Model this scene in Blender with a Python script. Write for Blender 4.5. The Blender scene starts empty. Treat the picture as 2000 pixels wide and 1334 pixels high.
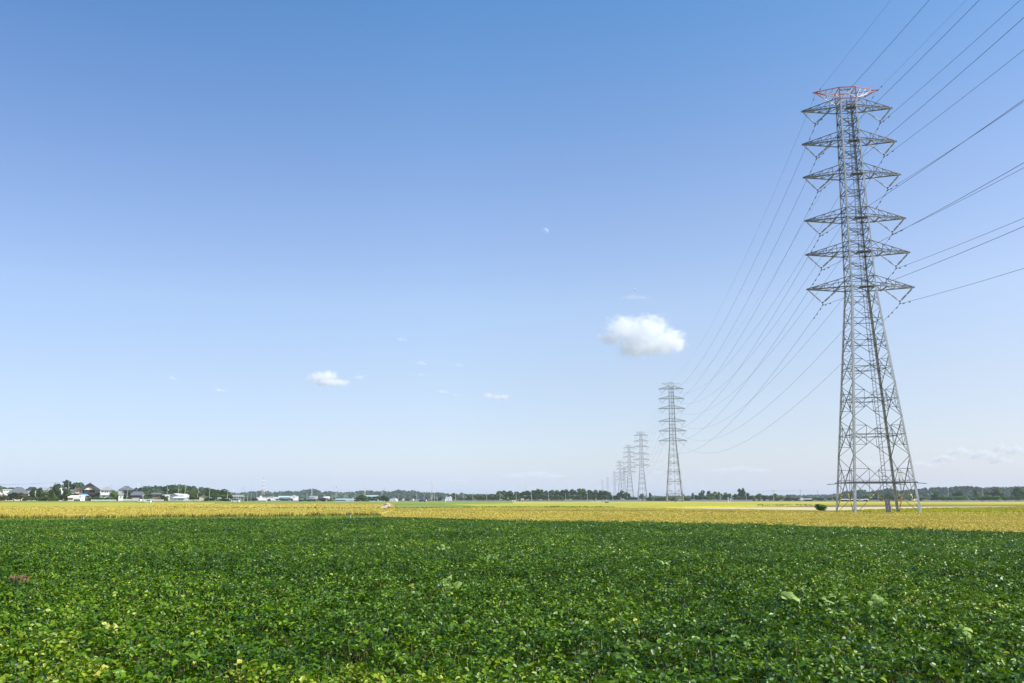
import bpy, math, random
import numpy as np
from mathutils import Vector, Matrix

random.seed(7)
RNG = np.random.default_rng(11)
sc = bpy.context.scene
COL = sc.collection
R = math.radians

# ---------------------------------------------------------------- camera
F_PX, PITCH, EYE = 1660.0, math.atan(306 / 1660.0), 2.8
cam_d = bpy.data.cameras.new('camera')
cam = bpy.data.objects.new('camera', cam_d)
COL.objects.link(cam)
cam_d.sensor_width = 36.0
cam_d.lens = F_PX / 2000 * 36.0
cam_d.clip_start, cam_d.clip_end = 0.1, 60000
cam.location = (0, 0, EYE)
cam.rotation_euler = (R(90) + PITCH, 0, 0)
sc.camera = cam

# ---------------------------------------------------------------- world and sun
SUN_AZ, SUN_EL = 104.0, 41.0        # azimuth clockwise from the view direction (+Y)
w = bpy.data.worlds.new('World')
sc.world = w
w.use_nodes = True
nt = w.node_tree
nt.nodes.clear()
out = nt.nodes.new('ShaderNodeOutputWorld')
bg = nt.nodes.new('ShaderNodeBackground')
sky = nt.nodes.new('ShaderNodeTexSky')
sky.sky_type = 'NISHITA'
sky.sun_disc = False
sky.sun_elevation = R(SUN_EL)
sky.sun_rotation = R(SUN_AZ)
sky.altitude = 0
sky.air_density = 1.15
sky.dust_density = 0.7
sky.ozone_density = 3.0
hsv = nt.nodes.new('ShaderNodeHueSaturation')
hsv.inputs['Saturation'].default_value = 1.0
tcw = nt.nodes.new('ShaderNodeTexCoord')
sep = nt.nodes.new('ShaderNodeSeparateXYZ')
nt.links.new(tcw.outputs['Generated'], sep.inputs[0])
tint = nt.nodes.new('ShaderNodeValToRGB')     # air colour by height above the horizon
SKYT = [(0.0, (.75, .86, 1.52)), (0.045, (.81, .83, 1.10)), (0.08, (.87, .83, 1.0)), (0.134, (.98, .885, .95)), (0.22, (1.12, 1.01, 1.035)), (0.335, (1.0, .975, 1.07)), (0.53, (.60, .90, 1.10))]
while len(tint.color_ramp.elements) < len(SKYT):
    tint.color_ramp.elements.new(0.5)
for e, (p_, c_) in zip(tint.color_ramp.elements, SKYT):
    e.position = p_
    e.color = (*c_, 1)
nt.links.new(sep.outputs['Z'], tint.inputs[0])
mulw = nt.nodes.new('ShaderNodeMix')
mulw.data_type = 'RGBA'
mulw.blend_type = 'MULTIPLY'
mulw.inputs[0].default_value = 1.0
nt.links.new(sky.outputs[0], mulw.inputs[6])
nt.links.new(tint.outputs[0], mulw.inputs[7])
side = nt.nodes.new('ShaderNodeMapRange')
side.inputs[1].default_value, side.inputs[2].default_value = -1.0, 1.0
nt.links.new(sep.outputs['X'], side.inputs[0])
srp = nt.nodes.new('ShaderNodeValToRGB')
SIDE = [(0.22, (.81, .83, .88)), (0.46, (1, 1, 1)), (0.76, (1.0, .945, .91))]
srp.color_ramp.elements.new(0.5)
for e, (p_, c_) in zip(srp.color_ramp.elements, SIDE):
    e.position = p_
    e.color = (*c_, 1)
nt.links.new(side.outputs[0], srp.inputs[0])
mul2 = nt.nodes.new('ShaderNodeMix')
mul2.data_type = 'RGBA'
mul2.blend_type = 'MULTIPLY'
mul2.inputs[0].default_value = 1.0
nt.links.new(mulw.outputs[2], mul2.inputs[6])
nt.links.new(srp.outputs[0], mul2.inputs[7])
nt.links.new(mul2.outputs[2], hsv.inputs['Color'])
nt.links.new(hsv.outputs[0], bg.inputs[0])
bg.inputs[1].default_value = 0.135
nt.links.new(bg.outputs[0], out.inputs[0])

sun_d = bpy.data.lights.new('sun', 'SUN')
sun_d.energy = 4.8
sun_d.angle = R(0.53)
sun_d.color = (1.0, 0.955, 0.88)
sun = bpy.data.objects.new('sun', sun_d)
COL.objects.link(sun)
sdir = Vector((math.sin(R(SUN_AZ)) * math.cos(R(SUN_EL)), math.cos(R(SUN_AZ)) * math.cos(R(SUN_EL)), math.sin(R(SUN_EL))))
sun.rotation_euler = sdir.to_track_quat('Z', 'Y').to_euler()
sun.location = sdir * 300

vs = sc.view_settings
vs.view_transform = 'Standard'
vs.look = 'None'
vs.exposure = 0.48
vs.gamma = 1.0
vs.use_curve_mapping = False
cy = sc.cycles
cy.max_bounces = 30
cy.diffuse_bounces = 3
cy.glossy_bounces = 2
cy.transmission_bounces = 4
cy.volume_bounces = 28
cy.transparent_max_bounces = 16
cy.volume_step_rate = 1.0
cy.volume_max_steps = 256
cy.use_denoising = True
cy.denoiser = 'OPENIMAGEDENOISE'
cy.denoising_input_passes = 'RGB_ALBEDO_NORMAL'
cy.denoising_prefilter = 'ACCURATE'
cy.sample_clamp_indirect = 6

# ---------------------------------------------------------------- helpers
SP, CP = math.sin(PITCH), math.cos(PITCH)


def ray(x, y):
    v = y - 667.0
    fw = F_PX * CP + v * SP
    return (x - 1000) / fw, (F_PX * SP - v * CP) / fw


def at(x, y, D):
    a, b = ray(x, y)
    return Vector((a * D, D, EYE + b * D))


def atz(x, y, z):
    a, b = ray(x, y)
    D = (z - EYE) / b
    return Vector((a * D, D, z))


def zz(y, D):
    return EYE + ray(1000, y)[1] * D


def gx(x, D):
    return (x - 1000) / 1688.3 * D


def mpx(D):
    return D / 1688.3


MATS = {}


def mat(name, col, rough=0.8, spec=0.3, metal=0.0, noise=0.0, nscale=1.0, col2=None, transl=0.0, bump=0.0, bscale=20.0, detail=4.0, aniso=None):
    if name in MATS:
        return MATS[name]
    m = bpy.data.materials.new(name)
    m.use_nodes = True
    t = m.node_tree
    p = t.nodes['Principled BSDF']
    p.inputs['Base Color'].default_value = (*col, 1)
    p.inputs['Roughness'].default_value = rough
    p.inputs['Metallic'].default_value = metal
    p.inputs['Specular IOR Level'].default_value = spec
    if noise or col2:
        g = t.nodes.new('ShaderNodeNewGeometry')
        n = t.nodes.new('ShaderNodeTexNoise')
        n.inputs['Scale'].default_value = nscale
        n.inputs['Detail'].default_value = detail
        n.inputs['Roughness'].default_value = 0.65
        if aniso:
            an = t.nodes.new('ShaderNodeVectorMath')
            an.operation = 'MULTIPLY'
            an.inputs[1].default_value = aniso
            t.links.new(g.outputs['Position'], an.inputs[0])
            t.links.new(an.outputs[0], n.inputs['Vector'])
        else:
            t.links.new(g.outputs['Position'], n.inputs['Vector'])
        r = t.nodes.new('ShaderNodeValToRGB')
        r.color_ramp.elements[0].position = 0.33
        r.color_ramp.elements[1].position = 0.67
        c2 = col2 if col2 else tuple(min(1, c * (1 + noise)) for c in col)
        c1 = col if col2 else tuple(c * (1 - noise) for c in col)
        r.color_ramp.elements[0].color = (*c1, 1)
        r.color_ramp.elements[1].color = (*c2, 1)
        t.links.new(n.outputs['Fac'], r.inputs[0])
        t.links.new(r.outputs[0], p.inputs['Base Color'])
    if bump:
        g = t.nodes.new('ShaderNodeNewGeometry')
        n = t.nodes.new('ShaderNodeTexNoise')
        n.inputs['Scale'].default_value = bscale
        t.links.new(g.outputs['Position'], n.inputs['Vector'])
        b = t.nodes.new('ShaderNodeBump')
        b.inputs['Strength'].default_value = bump
        t.links.new(n.outputs['Fac'], b.inputs['Height'])
        t.links.new(b.outputs[0], p.inputs['Normal'])
    MATS[name] = m
    return m


def leaf_mat(name, stops, patch=None, patch_scale=0.2, rough=0.45, spec=0.5, transl=0.25, tcol=(0.10, 0.22, 0.02)):
    """foliage: colour by a per-leaf random value, shifted by large patches in the world"""
    m = bpy.data.materials.new(name)
    m.use_nodes = True
    t = m.node_tree
    p = t.nodes['Principled BSDF']
    p.inputs['Roughness'].default_value = rough
    p.inputs['Specular IOR Level'].default_value = spec
    at_ = t.nodes.new('ShaderNodeAttribute')
    at_.attribute_name = 'rnd'
    r = t.nodes.new('ShaderNodeValToRGB')
    while len(r.color_ramp.elements) < len(stops):
        r.color_ramp.elements.new(0.5)
    for e, (pos, c) in zip(r.color_ramp.elements, stops):
        e.position = pos
        e.color = (*c, 1)
    fac = at_.outputs['Fac']
    if patch:
        g = t.nodes.new('ShaderNodeNewGeometry')
        n = t.nodes.new('ShaderNodeTexNoise')
        n.inputs['Scale'].default_value = patch_scale
        n.inputs['Detail'].default_value = 5
        n.inputs['Roughness'].default_value = 0.6
        t.links.new(g.outputs['Position'], n.inputs['Vector'])
        mr = t.nodes.new('ShaderNodeMapRange')
        mr.inputs[1].default_value = 0.40
        mr.inputs[2].default_value = 0.72
        mr.inputs[3].default_value = patch[0]
        mr.inputs[4].default_value = patch[1]
        t.links.new(n.outputs['Fac'], mr.inputs[0])
        ad = t.nodes.new('ShaderNodeMath')
        ad.operation = 'ADD'
        ad.use_clamp = True
        t.links.new(at_.outputs['Fac'], ad.inputs[0])
        t.links.new(mr.outputs[0], ad.inputs[1])
        fac = ad.outputs[0]
    t.links.new(fac, r.inputs[0])
    t.links.new(r.outputs[0], p.inputs['Base Color'])
    if transl > 0:
        tr = t.nodes.new('ShaderNodeBsdfTranslucent')
        mx = t.nodes.new('ShaderNodeMixShader')
        mx.inputs[0].default_value = transl
        mm = t.nodes.new('ShaderNodeMix')
        mm.data_type = 'RGBA'
        mm.inputs[0].default_value = 0.5
        t.links.new(r.outputs[0], mm.inputs[6])
        mm.inputs[7].default_value = (*tcol, 1)
        t.links.new(mm.outputs[2], tr.inputs[0])
        t.links.new(p.outputs[0], mx.inputs[1])
        t.links.new(tr.outputs[0], mx.inputs[2])
        t.links.new(mx.outputs[0], t.nodes['Material Output'].inputs[0])
    MATS[name] = m
    return m


class MB:
    def __init__(s):
        s.v, s.f, s.m = [], [], []

    def poly(s, pts, mi=0):
        b = len(s.v)
        s.v += [tuple(p) for p in pts]
        s.f.append(tuple(range(b, b + len(pts))))
        s.m.append(mi)

    def faces(s, pts, fs, mi=0):
        b = len(s.v)
        s.v += [tuple(p) for p in pts]
        for f in fs:
            s.f.append(tuple(b + i for i in f))
            s.m.append(mi)

    def box(s, x0, x1, y0, y1, z0, z1, mi=0):
        s.faces([(x0, y0, z0), (x1, y0, z0), (x1, y1, z0), (x0, y1, z0), (x0, y0, z1), (x1, y0, z1), (x1, y1, z1), (x0, y1, z1)],
                [(0, 3, 2, 1), (4, 5, 6, 7), (0, 1, 5, 4), (1, 2, 6, 5), (2, 3, 7, 6), (3, 0, 4, 7)], mi)

    def beam(s, p, q, a, b=None, mi=0):
        p, q = Vector(p), Vector(q)
        b = b or a
        d = (q - p)
        if d.length < 1e-6:
            return
        d.normalize()
        up = Vector((0, 0, 1)) if abs(d.z) < 0.95 else Vector((1, 0, 0))
        x = d.cross(up).normalized()
        y = x.cross(d).normalized()
        pts = []
        for c in (p, q):
            for i, j in ((-1, -1), (1, -1), (1, 1), (-1, 1)):
                pts.append(c + x * (i * a / 2) + y * (j * b / 2))
        s.faces(pts, [(0, 3, 2, 1), (4, 5, 6, 7), (0, 1, 5, 4), (1, 2, 6, 5), (2, 3, 7, 6), (3, 0, 4, 7)], mi)

    def plate(s, p, q, side, wdt, th, mi=0):
        """flat strip from p to q, as wide as wdt towards side"""
        p, q, side = Vector(p), Vector(q), Vector(side).normalized()
        n = (q - p).normalized().cross(side).normalized()
        pts = []
        for c in (p, q):
            pts += [c - n * th / 2, c + side * wdt - n * th / 2, c + side * wdt + n * th / 2, c + n * th / 2]
        s.faces(pts, [(0, 3, 2, 1), (4, 5, 6, 7), (0, 1, 5, 4), (1, 2, 6, 5), (2, 3, 7, 6), (3, 0, 4, 7)], mi)

    def tube(s, pts, rads, n=6, mi=0, cap=True):
        pts = [Vector(p) for p in pts]
        if not hasattr(rads, '__len__'):
            rads = [rads] * len(pts)
        b = len(s.v)
        for i, p in enumerate(pts):
            d = (pts[min(i + 1, len(pts) - 1)] - pts[max(i - 1, 0)]).normalized()
            up = Vector((0, 0, 1)) if abs(d.z) < 0.9 else Vector((1, 0, 0))
            x = d.cross(up).normalized()
            y = x.cross(d)
            for k in range(n):
                a = 2 * math.pi * k / n
                s.v.append(tuple(p + (x * math.cos(a) + y * math.sin(a)) * rads[i]))
        for i in range(len(pts) - 1):
            for k in range(n):
                s.f.append((b + i * n + k, b + i * n + (k + 1) % n, b + (i + 1) * n + (k + 1) % n, b + (i + 1) * n + k))
                s.m.append(mi)
        if cap:
            s.f.append(tuple(b + k for k in range(n))[::-1])
            s.m.append(mi)
            e = b + (len(pts) - 1) * n
            s.f.append(tuple(e + k for k in range(n)))
            s.m.append(mi)

    def mesh(s, name, mats):
        me = bpy.data.meshes.new(name)
        me.from_pydata(s.v, [], s.f)
        mats = mats if isinstance(mats, (list, tuple)) else [mats]
        for m in mats:
            me.materials.append(m)
        if len(mats) > 1:
            me.polygons.foreach_set('material_index', s.m)
        me.update()
        return me

    def build(s, name, mats, parent=None):
        o = bpy.data.objects.new(name, s.mesh(name, mats))
        COL.objects.link(o)
        if parent:
            o.parent = parent
        return o


def tag(o, label=None, cat=None, group=None, kind=None):
    if label:
        o['label'] = label
    if cat:
        o['category'] = cat
    if group:
        o['group'] = group
    if kind:
        o['kind'] = kind
    return o


def thing(name, label, cat, loc=(0, 0, 0), rz=0, group=None):
    o = bpy.data.objects.new(name, None)
    COL.objects.link(o)
    o.empty_display_size = 0.5
    o.location = loc
    o.rotation_euler = (0, 0, rz)
    return tag(o, label, cat, group)


def copy_tree(o, parent=None):
    c = o.copy()
    COL.objects.link(c)
    c.parent = parent
    for ch in list(o.children):
        copy_tree(ch, c)
    return c


def np_mesh(name, V, F, mats, rnd=None, smooth=False):
    """V (n,3), F (m,4) or (m,3) numpy"""
    me = bpy.data.meshes.new(name)
    k = F.shape[1]
    me.vertices.add(len(V))
    me.vertices.foreach_set('co', np.ascontiguousarray(V, np.float32).ravel())
    me.loops.add(F.size)
    me.loops.foreach_set('vertex_index', np.ascontiguousarray(F, np.int32).ravel())
    me.polygons.add(len(F))
    me.polygons.foreach_set('loop_start', np.arange(0, F.size, k, dtype=np.int32))
    me.polygons.foreach_set('loop_total', np.full(len(F), k, np.int32))
    for m in (mats if isinstance(mats, (list, tuple)) else [mats]):
        me.materials.append(m)
    if smooth:
        me.polygons.foreach_set('use_smooth', np.ones(len(F), bool))
    me.update(calc_edges=True)
    if rnd is not None:
        a = me.attributes.new('rnd', 'FLOAT', 'POINT')
        a.data.foreach_set('value', np.ascontiguousarray(rnd, np.float32))
    return me


def add_mesh(name, me, parent=None):
    o = bpy.data.objects.new(name, me)
    COL.objects.link(o)
    if parent:
        o.parent = parent
    return o


class Noise2:
    def __init__(s, seed, n=256):
        s.g = np.random.default_rng(seed).random((n, n))
        s.n = n

    def __call__(s, x, y):
        xi, yi = np.floor(x).astype(int), np.floor(y).astype(int)
        fx, fy = x - xi, y - yi
        fx, fy = fx * fx * (3 - 2 * fx), fy * fy * (3 - 2 * fy)
        n = s.n
        a, b = s.g[xi % n, yi % n], s.g[(xi + 1) % n, yi % n]
        c, d = s.g[xi % n, (yi + 1) % n], s.g[(xi + 1) % n, (yi + 1) % n]
        return (a * (1 - fx) + b * fx) * (1 - fy) + (c * (1 - fx) + d * fx) * fy

    def fbm(s, x, y, o=4):
        t, amp, tot = 0, 1.0, 0
        for i in range(o):
            t = t + amp * s(x * 2 ** i + 17 * i, y * 2 ** i + 31 * i)
            tot += amp
            amp *= 0.5
        return t / tot


NZ = Noise2(5)


def inside(px, py, poly):
    r = np.zeros(px.shape, bool)
    n = len(poly)
    for i in range(n):
        x1, y1 = poly[i][0], poly[i][1]
        x2, y2 = poly[(i + 1) % n][0], poly[(i + 1) % n][1]
        c = ((y1 > py) != (y2 > py)) & (px < (x2 - x1) * (py - y1) / (y2 - y1 + 1e-12) + x1)
        r ^= c
    return r


def quads(C, N, U, size_u, size_v):
    """oriented quads: centres C, normals N, in-plane direction U"""
    U = U - N * (U * N).sum(1, keepdims=True)
    U /= np.linalg.norm(U, axis=1, keepdims=True) + 1e-9
    W = np.cross(N, U)
    su, sv = size_u[:, None], size_v[:, None]
    V = np.stack([C - U * su - W * sv, C + U * su - W * sv, C + U * su + W * sv, C - U * su + W * sv], 1).reshape(-1, 3)
    F = np.arange(len(V)).reshape(-1, 4)
    return V, F


def unit(a):
    return a / (np.linalg.norm(a, axis=1, keepdims=True) + 1e-9)

# ---------------------------------------------------------------- ground and fields
SOIL = mat('field_soil', (0.075, 0.05, 0.032), 0.95, 0.1, noise=0.4, nscale=3)
GRASSG = mat('grassland', (0.14, 0.16, 0.06), 0.9, 0.15, col2=(0.22, 0.21, 0.13), nscale=0.03)
g = MB()
GE = 6200
g.box(-GE, GE, -GE, GE, -0.6, 0.0)
tag(g.build('ground', GRASSG), kind='structure')


def field(name, m, pts, z, bottom=0.0):
    P = [atz(x, y, z) for x, y in pts]
    b = MB()
    n = len(P)
    b.poly(P)
    for i in range(n):
        p, q = P[i], P[(i + 1) % n]
        b.poly([(p.x, p.y, bottom + 0.01), (q.x, q.y, bottom + 0.01), q, p])
    me = b.mesh(name, m)
    import bmesh
    bm = bmesh.new()
    bm.from_mesh(me)
    bmesh.ops.remove_doubles(bm, verts=bm.verts, dist=0.001)
    bmesh.ops.triangulate(bm, faces=bm.faces)
    bmesh.ops.recalc_face_normals(bm, faces=bm.faces)
    bm.to_mesh(me)
    bm.free()
    tag(add_mesh(name, me), kind='structure')
    return [(p.x, p.y) for p in P]


GOLD = mat('ripe_rice', (0.36, 0.28, 0.04), 0.85, 0.2, col2=(0.56, 0.46, 0.10), nscale=1.2, detail=8)
PINK = mat('straw_rice', (0.46, 0.33, 0.11), 0.85, 0.2, col2=(0.60, 0.45, 0.17), nscale=0.35, detail=8)
YGREEN = mat('ripening_rice', (0.29, 0.29, 0.02), 0.85, 0.2, col2=(0.46, 0.42, 0.04), nscale=1, detail=9, aniso=(.05, .12, 1))
YGREEN2 = mat('green_rice', (0.32, 0.32, 0.012), 0.85, 0.2, col2=(0.43, 0.39, 0.016), nscale=0.4, detail=8)
GREENF = mat('green_field', (0.13, 0.20, 0.025), 0.85, 0.2, col2=(0.29, 0.31, 0.045), nscale=1, detail=9, aniso=(.03, .10, 1))
YELL = mat('yellow_rice', (0.32, 0.31, 0.035), 0.85, 0.2, col2=(0.56, 0.43, 0.08), nscale=1, detail=9, aniso=(.02, .06, 1))
BROWN = mat('tilled_soil', (0.13, 0.075, 0.052), 0.95, 0.1, col2=(0.21, 0.13, 0.09), nscale=0.3, detail=8)
PALE = mat('stubble', (0.46, 0.38, 0.19), 0.95, 0.1, col2=(0.60, 0.51, 0.28), nscale=0.25, detail=8)
PTAN = mat('dry_soil', (0.40, 0.27, 0.18), 0.95, 0.1, col2=(0.52, 0.38, 0.25), nscale=0.2, detail=8)
VERGE = mat('grass_verge', (0.10, 0.21, 0.025), 0.9, 0.2, col2=(0.19, 0.31, 0.045), nscale=0.8, detail=8)

SOY_EDGE = [(-260, 1016.5), (0, 1014), (500, 1010.5), (745, 1008), (1000, 1013), (1250, 1016.8), (1500, 1021.5), (2000, 1036), (2260, 1045)]
f_gold_l = field('rice_field', GOLD, [(-260, 1008.5), (0, 1007), (500, 1003.5), (745, 1001), (772, 993.0), (500, 992.9), (330, 991), (300, 989.2), (0, 989.2), (-260, 989)], 0.60)
f_pink = field('rice_field', PINK, [(300, 989), (330, 990.9), (500, 992.6), (772, 992.7), (772, 984.8), (500, 984.2), (300, 984)], 0.585)
f_yg_l = field('rice_field', YGREEN, [(-260, 988.9), (299, 988.9), (299, 983.9), (420, 983), (420, 980.6), (-260, 980)], 0.57)
f_green = field('rice_field', GREENF, [(421, 984), (772, 984.5), (870, 984.6), (1000, 982.9), (1000, 979.2), (421, 979.8)], 0.56)
f_strip = field('rice_field', GREENF, [(773, 992.5), (958, 990.8), (872, 985.1), (773, 985)], 0.575)
f_bright = field('rice_field', YGREEN, [(874, 985.0), (960, 990.6), (1195, 990.6), (1320, 989.2), (1590, 985.6), (2260, 984.6), (2260, 982.4), (1001, 983.1)], 0.555)
f_far = field('rice_field', YELL, [(1001, 983), (2260, 982.2), (2260, 980.2), (1001, 979.6)], 0.54)
field('bare_soil', BROWN, [(1190, 991.2), (1330, 991.0), (1600, 990.1), (2260, 988.2), (2260, 986.2), (1600, 988), (1320, 989.3), (1200, 990.4)], 0.10)
field('bare_soil', PTAN, [(1700, 987.6), (2260, 986.1), (2260, 984.4), (1700, 985.5)], 0.11)
field('stubble_field', PALE, [(1250, 991.6), (1330, 991.1), (1600, 990.2), (2260, 988.3), (2260, 988.9), (2000, 990), (1800, 992.6), (1640, 997.2), (1450, 994.8), (1330, 993.3)], 0.09)
f_yg_r = field('rice_field', YGREEN2, [(1612, 1000.9), (2260, 1001.2), (2260, 989.0), (2000, 990.2), (1800, 992.8), (1640, 997.4)], 0.50)
f_gold_r = field('rice_field', GOLD, [(745, 1008.5)] + [(x, y + 3.5) for x, y in SOY_EDGE[4:]] + [(2260, 1002), (1640, 1001.6), (1600, 997.5), (1450, 995.0), (1330, 993.5), (1200, 991.2), (960, 991.2), (774, 993.1)], 0.605)
soy_far = [atz(x, y, 0.72) for x, y in SOY_EDGE]
SOY = [(p.x, p.y) for p in soy_far] + [(44, 6), (-44, 6)]
b = MB()
b.poly([(x, y, 0.004) for x, y in SOY])
me = b.mesh('soil', SOIL)
tag(add_mesh('soil', me), kind='structure')
# grass verge between the beans and the left rice
vg = [atz(x, y, 0.12) for x, y in ((-260, 1022), (0, 1020), (500, 1016), (745, 1011), (790, 1007.5), (745, 1004), (500, 1006.5), (0, 1010), (-260, 1011.5))]
b = MB()
b.poly([(p.x, p.y, 0.10) for p in vg])
tag(b.build('grass_verge', VERGE), kind='structure')


def scatter(poly, dens, cap_aspect=0.66):
    P = np.array(poly)
    x0, y0 = P.min(0)
    x1, y1 = P.max(0)
    n = int((x1 - x0) * (y1 - y0) * dens)
    x = RNG.uniform(x0, x1, n)
    y = RNG.uniform(y0, y1, n)
    k = inside(x, y, poly) & (np.abs(x) < cap_aspect * y + 6)
    return x[k], y[k]


def blades(name, label, m, poly, dens, z, hgt, wid, ymax=1e9, ymin=0, lean=0.5, seed=0):
    x, y = scatter(poly, dens)
    k = (y < ymax) & (y >= ymin)
    x, y = x[k], y[k]
    n = len(x)
    if not n:
        return
    clump = NZ.fbm(x * 0.55 + 3, y * 0.35 + 7, 4)
    a = RNG.uniform(0, 2 * math.pi, n)
    h = hgt * RNG.uniform(0.6, 1.3, n) * (0.55 + 0.9 * clump)
    ln = lean * RNG.uniform(0.3, 1.2, n) * h
    b_ = RNG.uniform(0, 2 * math.pi, n)
    wv = wid * RNG.uniform(0.6, 1.4, n)
    base = np.stack([x, y, np.full(n, z - 0.04)], 1)
    u = np.stack([np.cos(a), np.sin(a), np.zeros(n)], 1) * wv[:, None] / 2
    tip = base + np.stack([np.cos(b_) * ln, np.sin(b_) * ln, h], 1)
    mid = base + np.stack([np.cos(b_) * ln * .4, np.sin(b_) * ln * .4, h * .65], 1)
    V = np.stack([base - u, base + u, mid + u * .9, tip, mid - u * .9], 1).reshape(-1, 3)
    i = np.arange(n)[:, None] * 5
    F4 = (i + np.array([[0, 1, 2, 4]])).reshape(-1, 4)
    F3 = (i + np.array([[4, 2, 3, 3]])).reshape(-1, 4)
    F = np.concatenate([F4, (i + np.array([[4, 2, 3, 3]])).reshape(-1, 4)])
    # make the top a thin quad rather than a degenerate one
    V = np.stack([base - u, base + u, mid + u * .9, tip + u * .15, tip - u * .15, mid - u * .9], 1).reshape(-1, 3)
    i = np.arange(n)[:, None] * 6
    F = np.concatenate([i + np.array([[0, 1, 2, 5]]), i + np.array([[5, 2, 3, 4]])])
    rnd = np.repeat(np.clip(RNG.normal(0.5, 0.16, n), 0, 1), 6)
    me = np_mesh(name, V, F, m, rnd)
    tag(add_mesh(name, me), label, 'crop', kind='stuff')


LRICE = leaf_mat('rice_ears', [(0.0, (0.27, 0.215, 0.022)), (0.45, (0.50, 0.415, 0.075)), (1.0, (0.70, 0.60, 0.19))], (-0.15, 0.15), 0.15, 0.7, 0.2, 0.15, (0.5, 0.4, 0.08))
LRICEG = leaf_mat('rice_leaves', [(0.0, (0.24, 0.25, 0.008)), (0.5, (0.40, 0.37, 0.012)), (1.0, (0.55, 0.48, 0.04))], (-0.15, 0.15), 0.1, 0.6, 0.25, 0.2, (0.4, 0.42, 0.03))
LGRASS = leaf_mat('grass_blades', [(0.0, (0.08, 0.14, 0.012)), (0.5, (0.19, 0.28, 0.03)), (1.0, (0.36, 0.42, 0.06))], (-0.2, 0.2), 0.3, 0.6, 0.3, 0.2)
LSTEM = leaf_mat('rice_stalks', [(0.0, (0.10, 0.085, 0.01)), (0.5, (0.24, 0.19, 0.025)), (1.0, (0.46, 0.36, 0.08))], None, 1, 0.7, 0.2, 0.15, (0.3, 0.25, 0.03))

blades('rice_plants', 'golden ripe rice ears right of the soybean corner, in front of the near pylon', LRICE, f_gold_r, 46, 0.60, 0.13, 0.06, 110, lean=1.3)
blades('rice_plants', 'golden ripe rice ears behind the front rows, reaching back to the tan stubble', LRICE, f_gold_r, 14, 0.60, 0.13, 0.11, 260, 110, lean=1.3)
blades('rice_plants', 'golden ripe rice ears on the left half, behind the grass verge', LRICE, f_gold_l, 22, 0.60, 0.13, 0.08, 150, lean=1.3)
blades('rice_plants', 'golden ripe rice ears on the left half, farther back below the village', LRICE, f_gold_l, 6, 0.60, 0.14, 0.18, 260, 150, lean=1.3)
blades('rice_plants', 'yellow green rice around and right of the near pylon feet', LRICEG, f_yg_r, 5, 0.50, 0.2, 0.13, 230)
blades('rice_plants', 'pale straw coloured rice around the combine harvester', LRICE, f_pink, 1.6, 0.585, 0.2, 0.2, 330)
blades('verge_grass', 'bright green grass strip between soybeans and the left rice', LGRASS, [(p.x, p.y) for p in vg], 22, 0.10, 0.20, 0.09, lean=0.7)
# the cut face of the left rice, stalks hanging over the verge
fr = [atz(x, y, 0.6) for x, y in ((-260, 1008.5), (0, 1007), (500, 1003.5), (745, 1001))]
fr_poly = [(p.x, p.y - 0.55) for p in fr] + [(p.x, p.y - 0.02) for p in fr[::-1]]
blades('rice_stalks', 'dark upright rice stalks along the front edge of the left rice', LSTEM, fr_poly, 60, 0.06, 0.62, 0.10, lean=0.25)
# weeds on the banks between the fields
for pts, lab in (([(330, 991.2), (500, 992.8), (772, 992.9), (772, 992.4), (500, 992.3), (330, 990.7)], 'thin line of dark weeds left of the combine harvester'),
                 ([(772, 993.0), (960, 991.1), (960, 990.3), (772, 992.2)], 'green weeds on the bank right of the combine harvester'),
                 ([(960, 991.3), (1200, 991.3), (1200, 990.3), (960, 990.3)], 'uneven green weeds along the middle field bank'),
                 ([(1480, 987.2), (1600, 986.8), (1600, 985.0), (1480, 985.4)], 'tufted green weeds left of the dark bush')):
    poly = [(p.x, p.y) for p in (atz(x, y, 0.6) for x, y in pts)]
    blades('bank_weeds', lab, LGRASS, poly, 0.22 if 'tufted' in lab else 2.2, 0.46, 0.36, 0.4, lean=0.4)

# ---------------------------------------------------------------- soybean crop
def soy_height(x, y):
    r = 0.60 + 0.20 * (NZ.fbm(x * 0.33, y * 0.33, 3) - 0.5) + 0.30 * (NZ(x * 2.1 + 40, y * 2.1) - 0.5) + 0.20 * (NZ(x * 5 + 9, y * 5) - 0.5)
    r += 0.03 * np.cos((x * 0.94 + y * 0.34) / 0.7 * 2 * math.pi)
    hole = NZ.fbm(x * 0.55 + 71, y * 0.55 + 13, 3)
    r -= 0.9 * np.clip(0.30 - hole, 0, 1)
    return r


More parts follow.
